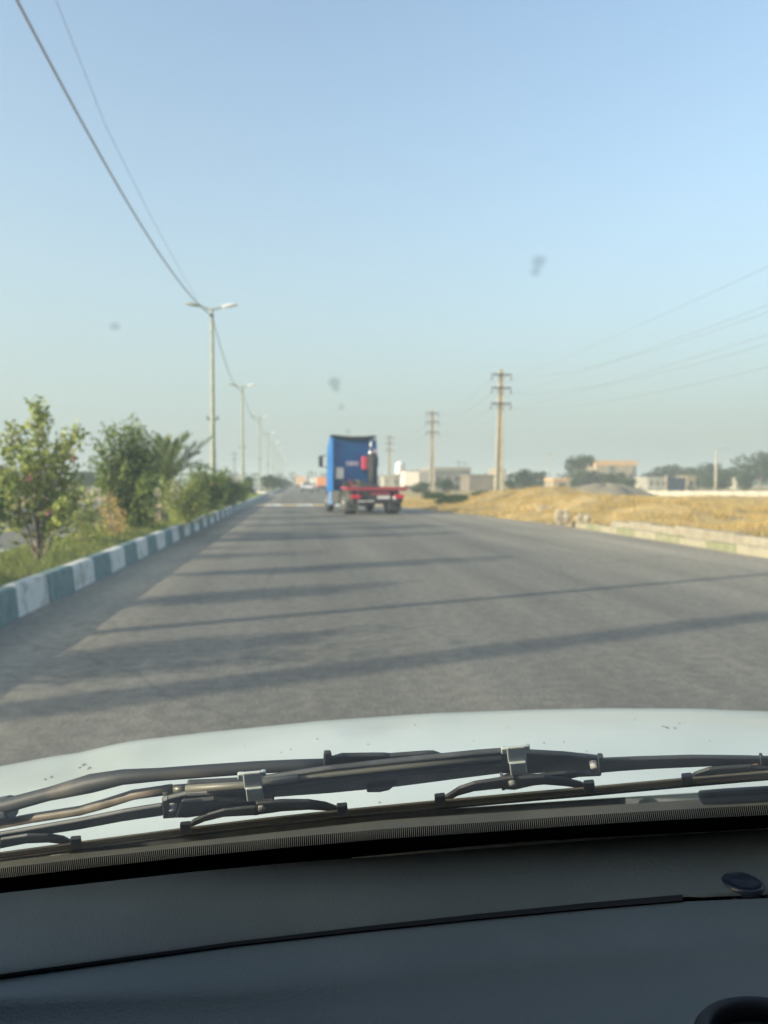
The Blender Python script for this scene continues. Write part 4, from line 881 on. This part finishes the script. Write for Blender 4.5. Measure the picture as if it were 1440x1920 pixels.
# arm tube, spring rod
b = MB(); b.tube([G_(-260, 1560, .055), G_(-60, 1525, .055), G_(20, 1508, .055), G_(90, 1489, .055), G_(170, 1469, .055), G_(230, 1457, .055), G_(300, 1452, .055), G_(380, 1446, .055), G_(480, 1439, .055), G_(560, 1435, .055), G_(625, 1433, .055)], [.0085]*3+[.0078, .0105, .0085, .0072, .0072, .0070, .0068, .0066], 14)
b.build('arm', M['arm_worn'], bridge)
b = MB(); b.tube([G_(-60, 1528, .055), G_(-30, 1523, .055), G_(22, 1513, .055)], .014, 14); b.build('arm_sleeve', mat('sleeve', (.09, .10, .105), .5), bridge, .002)
b = MB(); rod(b, [(-80, 1560), (60, 1534), (150, 1520), (200, 1506), (250, 1490), (320, 1480)], .0058, .045, 12); b.build('rod', M['rod_brown'], bridge)
b = MB(); rod(b, [(308, 1482), (322, 1480)], .0062, .045, 12); rod(b, [(326, 1480), (352, 1478)], .0052, .045, 10); b.build('rod_end', mat('rod_end', (.13, .13, .11), .4, .4), bridge)
# secondary yokes
b = MB(); plate(b, [(-240, 1604), (-100, 1580), (0, 1566), (150, 1540), (230, 1524), (304, 1512), (306, 1530), (230, 1541), (150, 1556), (60, 1570), (0, 1582), (-100, 1598), (-240, 1622)], .022, .005); b.build('yoke', M['wiper_black'], bridge, .0018)
b = MB(); plate(b, [(340, 1506), (400, 1500), (478, 1505), (512, 1502), (513, 1522), (480, 1530), (420, 1524), (352, 1534), (330, 1534)], .022, .005); b.build('yoke', M['wiper_black'], bridge, .0018)
b = MB(); plate(b, [(938, 1462), (950, 1458), (1010, 1458), (1080, 1450), (1110, 1452), (1075, 1460), (1000, 1474), (965, 1482), (942, 1481)], .022, .005); b.build('yoke', M['wiper_black'], bridge, .0018)
b = MB(); plate(b, [(1126, 1428), (1200, 1425), (1300, 1422), (1400, 1423), (1440, 1424), (1560, 1427), (1700, 1432), (1700, 1446), (1560, 1444), (1440, 1447), (1330, 1438), (1220, 1443), (1160, 1447), (1126, 1450)], .022, .005); b.build('yoke', M['wiper_black'], bridge, .0018)
for pts in ([(304, 1503), (314, 1501), (316, 1534), (306, 1536)], [(1122, 1422), (1132, 1422), (1133, 1447), (1124, 1449)], [(508, 1500), (514, 1500), (515, 1524), (509, 1525)], [(938, 1458), (944, 1457), (948, 1482), (941, 1483)], [(1426, 1421), (1432, 1421), (1435, 1447), (1428, 1448)]):
    b = MB(); plate(b, pts, .019, .006); b.build('pivot_end_plate', M['wiper_black'], bridge, .001)
# tertiary curved claws arms: bands that arch down on to the blade
def band(top_, th0, th1, t=.016):
    n_ = len(top_); lo_ = []
    for k, (x, y) in enumerate(top_): lo_.append((x, y+th0+(th1-th0)*k/(n_-1)))
    b = MB(); plate(b, list(top_)+lo_[::-1], t, .004); b.build('claw_arm', M['wiper_black'], bridge, .0015)
band([(480, 1508), (530, 1504), (580, 1504), (612, 1509), (640, 1519)], 21, 9)
band([(480, 1515), (420, 1520), (385, 1530), (362, 1541), (348, 1553)], 14, 8)
band([(965, 1459), (930, 1464), (890, 1470), (860, 1480), (838, 1494), (826, 1502)], 18, 9)
band([(965, 1461), (1020, 1458), (1060, 1463), (1090, 1470), (1106, 1478)], 16, 8)
band([(0, 1576), (50, 1568), (90, 1568), (120, 1573), (140, 1583)], 16, 9)
band([(0, 1582), (-60, 1590), (-110, 1610)], 14, 8)
band([(1410, 1438), (1360, 1441), (1330, 1444), (1305, 1452), (1288, 1463)], 14, 9)
band([(1410, 1440), (1460, 1442), (1520, 1450), (1560, 1455)], 14, 9)
for (x, y) in ((140, 1585), (346, 1558), (640, 1523), (824, 1505), (1104, 1480), (1288, 1467)):
    b = MB(); plate(b, [(x-9, y-9), (x+11, y-11), (x+13, y+7), (x-8, y+9)], .005, .005); b.build('claw', M['wiper_black'], bridge, .0015)
# blade: two spring rails and the rubber lip
ry = [(-300, 1645), (0, 1606), (140, 1587), (346, 1560), (500, 1541), (640, 1526), (824, 1508), (1000, 1492), (1104, 1483), (1288, 1466), (1440, 1453), (1700, 1436)]
b = MB(); rod(b, [(x, y-1) for x, y in ry], .0034, .012, 8); bl = b.build('blade', M['rail'], bridge)
b = MB(); rod(b, [(x, y+5) for x, y in ry], .0018, .009, 8); b.build('blade_spring', M['rail_edge'], bridge)
b = MB(); rod(b, [(x, y-6) for x, y in ry], .0016, .012, 8); b.build('blade_spring', M['rail_edge'], bridge)
b = MB(); rod(b, [(x, y+8) for x, y in ry], .0014, .005, 8); b.build('rubber_lip', M['blade_rubber'], bridge)
# clamps
for cx, cy, (dx) in ((475, 1476, 0), (970, 1428, 1)):
    b = MB(); s_ = cy
    plate(b, [(cx-20, s_-24), (cx+15, s_-27), (cx+18, s_+2), (cx-17, s_+5)], .024, .003)
    plate(b, [(cx-15, s_+5), (cx+17, s_+2), (cx+20, s_+24), (cx-12, s_+28)], .021, .003)
    plate(b, [(cx-30, s_-22), (cx-18, s_-23), (cx-18, s_-14), (cx-30, s_-13)], .026, .004)
    plate(b, [(cx+14, s_-27), (cx+24, s_-27), (cx+24, s_-20), (cx+14, s_-19)], .026, .004)
    b.build('clamp', M['clamp'], bridge, .0016, 3)
for (x, y, r_, m_) in ((324, 1518, .0042, 'rivet'), (491, 1517, .0042, 'rivet'), (961, 1470, .0042, 'rivet'), (1114, 1438, .0042, 'rivet'), (1416, 1437, .005, 'rust')):
    b = MB(); c = G_(x, y, .013 if x in (491, 961) else .020); vs = []; n_ = 16; e1 = Vector((1, 0, 0)); e2 = GN.cross(e1)
    for (rr, hh) in ((r_, .006), (r_, -.001), (r_*.8, -.002), (r_*.4, -.0022)):
        for k in range(n_): a = 2*math.pi*k/n_; vs.append(c+e1*rr*math.cos(a)+e2*rr*math.sin(a)+GN*hh)
    b.add(vs, [(i*n_+k, i*n_+(k+1) % n_, (i+1)*n_+(k+1) % n_, (i+1)*n_+k) for i in range(3) for k in range(n_)]+[tuple(range(3*n_, 4*n_))], True); b.build('rivet', M[m_], bridge)

# dashboard
SEAM = [(-300, 1879), (0, 1836), (200, 1808), (437, 1775), (687, 1747), (900, 1725), (1099, 1706), (1279, 1691), (1440, 1684), (1800, 1670)]
BRK = [(-300, 1895), (0, 1874), (437, 1852), (900, 1803), (1162, 1776), (1440, 1746), (1800, 1712)]
pxs = list(range(-300, 1801, 30)); DZ = .935
def dash_sheet(rows_, name, m_, par, th=0):
    vs = []; nr = None
    for px in pxs:
        pts = rows_(px); nr = len(pts)
        for (py, dz) in pts: vs.append(tuple(gz(px, py, DZ+dz)))
    fs = [(i*nr+j, (i+1)*nr+j, (i+1)*nr+j+1, i*nr+j+1) for i in range(len(pxs)-1) for j in range(nr-1)]
    return link(name, mesh(name, vs, fs, True), m_, par)
def r_up(px):
    a = lin(DASH, px)+3; s_ = lin(SEAM, px)-5; L = []
    g0 = 8 if px <= 1290 else 2
    L.append((a+6, -.02)); L.append((a+.3, -.002)); L.append((a, 0.)); L.append((a+.6, 0.))
    for k in range(9): v = k/8; L.append((a+2+(s_-g0-a-2)*v, .006*math.sin(math.pi*v)))
    L.append((s_-g0*.5, -.0015)); return L
dash = dash_sheet(r_up, 'dashboard', M['dash_up'], car)
def r_lo(px):
    s_ = lin(SEAM, px); k_ = lin(BRK, px); L = [(s_-1, -.02), (s_-.2, -.004), (s_, -.002), (s_+.6, -.002), (s_+3, -.002), (s_+8, -.002)]
    for v in (.3, .6, 1): L.append((s_+8+(k_-s_-8)*v, -.002))
    e = 2080
    for v in (.08, .18, .3, .5, .75, 1): L.append((k_+(e-k_)*v, -.002-.03*v-.01*min(1, v*4)))
    return L
dash_sheet(r_lo, 'lower_panel', M['dash_low'], dash)
# dark channel in the joint, ending square at right
b = MB(); xs = list(range(-300, 1281, 20))
gt = lambda x: 15-0*x
V0 = [gz(x, lin(SEAM, x)-(7+7*max(0, x)/1280.), DZ+.0035) for x in xs]; V1 = [gz(x, lin(SEAM, x)-2.5, DZ+.0008) for x in xs]; V2 = [gz(x, lin(SEAM, x)+2, DZ-.012) for x in xs]
n_ = len(xs); b.add(V0+V1+V2, [(i, i+1, n_+i+1, n_+i) for i in range(n_-1)]+[(n_+i, n_+i+1, 2*n_+i+1, 2*n_+i) for i in range(n_-1)])
b.build('joint_channel', mat('channel', (.010, .011, .012), .8), dash)
b = MB(); xs = list(range(-300, 1801, 30)); n_ = len(xs)
b.add([gz(x, lin(SEAM, x)-16, DZ-.014) for x in xs]+[gz(x, lin(SEAM, x)+14, DZ-.014) for x in xs], [(i, i+1, n_+i+1, n_+i) for i in range(n_-1)]); b.build('joint_backing', M['wiper_black'], dash)
# pale strip at the foot of the glass
b = MB(); xs = list(range(660, 1701, 30)); wdt = lambda x: max(.6, 5.5*math.sin(math.pi*min(1, max(.02, (x-640)/700.))))
V0 = [gz(x, lin(DASH, x)-wdt(x)+2, DZ+.001) for x in xs]; V1 = [gz(x, lin(DASH, x)+3.5, DZ+.002) for x in xs]; n_ = len(xs)
b.add(V0+V1, [(i, i+1, n_+i+1, n_+i) for i in range(n_-1)]); b.build('edge_trim', M['cream_trim'], dash)
# round sensor cap
c = gz(1392, 1651, DZ+.006); b = MB(); Rr = .0222
b.lathe((c[0], c[1], c[2]-.012), [(Rr*1.02, 0), (Rr*1.04, .006), (Rr*1.0, .0105), (Rr*.9, .012), (Rr*.86, .0112), (Rr*.5, .0118), (.001, .012)], 48); b.build('sensor_cap', mat('cap', (.018, .022, .034), .32, coat=.3), dash)
b = MB(); b.lathe((c[0], c[1], c[2]-.0135), [(Rr*1.15, 0), (Rr*1.15, .003), (Rr*1.03, .0035), (Rr*1.0, .002)], 48); b.build('cap_ring', mat('cap_ring', (.01, .011, .014), .25, coat=.5), dash)
# round vent at the bottom right corner
c = gz(1446, 1958, DZ+.012); b = MB(); n_ = 48; vs = []; mr_ = 12; R1 = .049; r1 = .0075
for k in range(n_):
    a = 2*math.pi*k/n_
    for j in range(mr_):
        d_ = 2*math.pi*j/mr_; vs.append((c[0]+(R1+r1*math.cos(d_))*math.cos(a)*1.1, c[1]+(R1+r1*math.cos(d_))*math.sin(a)*.85, c[2]+r1*1.4*math.sin(d_)))
b.add(vs, [(k*mr_+j, k*mr_+(j+1) % mr_, ((k+1) % n_)*mr_+(j+1) % mr_, ((k+1) % n_)*mr_+j) for k in range(n_) for j in range(mr_)], True)
vent = b.build('air_vent', mat('vent_ring', (.008, .009, .012), .5), dash)
b = MB(); b.lathe((c[0], c[1], c[2]-.012), [(.041, 0), (.040, .004), (.02, .007), (.002, .008)], 40); o = b.build('vent_face', mat('vent_face', (.022, .026, .032), .4, col2=(.03, .034, .04), scale=60), vent)
# unseen cabin shell to shade the dash: roof, pillars, doors, rear wall, opaque panes
b = MB(); b.box((.15, -.86, 1.60), (1.36, 1.95, .03)); b.build('roof', M['paint'], car, .02)
b = MB(); b.box((.15, -.86, 1.578), (1.30, 1.9, .008)); b.build('headliner', M['cabin'], car)
for sx in (-1, 1):
    x = .15+sx*.78
    b = MB(); b.box((x, -.45, .62), (.06, 2.9, .66)); b.build('door', M['paint'], car, .02)
    b = MB(); b.prism([(x-.012*sx, .86, .95), (x-.012*sx, -1.8, .95), (x-.09*sx, -1.75, 1.58), (x-.09*sx, .18, 1.58)], (.006, 0, 0)); b.build('side_window', mat('opaque_pane%d' % sx, (.012, .014, .015), .1), car)  # unseen side panes, made opaque to keep direct sun off the dashboard
    b = MB(); b.tube([(x, 1.0, .88), (x-.1*sx, .12, 1.60)], .03, 8); b.build('pillar', M['paint'], car)
    b = MB(); b.box((x, 1.45, .43), (.06, .98, .26)); b.build('front_wing', M['paint'], car, .02)
    for yy in (1.5, -1.2): b = MB(); b.lathe((x, yy, .3), [(.15, -.09), (.29, -.09), (.30, 0), (.29, .09), (.15, .09)], 24, 'X'); b.build('wheel', M['rubber'], car)
b = MB(); b.box((.15, -1.86, .92), (1.5, .06, 1.36)); b.build('rear_wall', M['paint'], car)
b = MB(); b.box((.15, 2.02, .45), (1.5, .1, .34)); b.build('front_bumper', M['dark_steel'], car, .03)
b = MB(); b.box((.15, -.4, .32), (1.5, 2.8, .06)); b.build('floor', M['cabin'], car)
b = MB(); b.box((.15, .72, .62), (1.5, .1, .5)); b.build('fascia', M['dash_low'], dash, .02)

# ------------------------------------------------------------------ haze
hm = bpy.data.materials.new('haze'); hm.use_nodes = True; n = hm.node_tree.nodes; l = hm.node_tree.links
n.remove(n['Principled BSDF']); pv = n.new('ShaderNodeVolumePrincipled'); pv.inputs['Color'].default_value = (.68, .77, .78, 1); pv.inputs['Density'].default_value = .0018; pv.inputs['Anisotropy'].default_value = .0
l.new(pv.outputs[0], n['Material Output'].inputs['Volume'])
b = MB(); b.box((0, 1350, 6.0), (5100, 3400, 14.6)); o = b.build('haze', hm); tag(o, 'pale dusty haze over the road and fields', 'haze', kind='stuff')
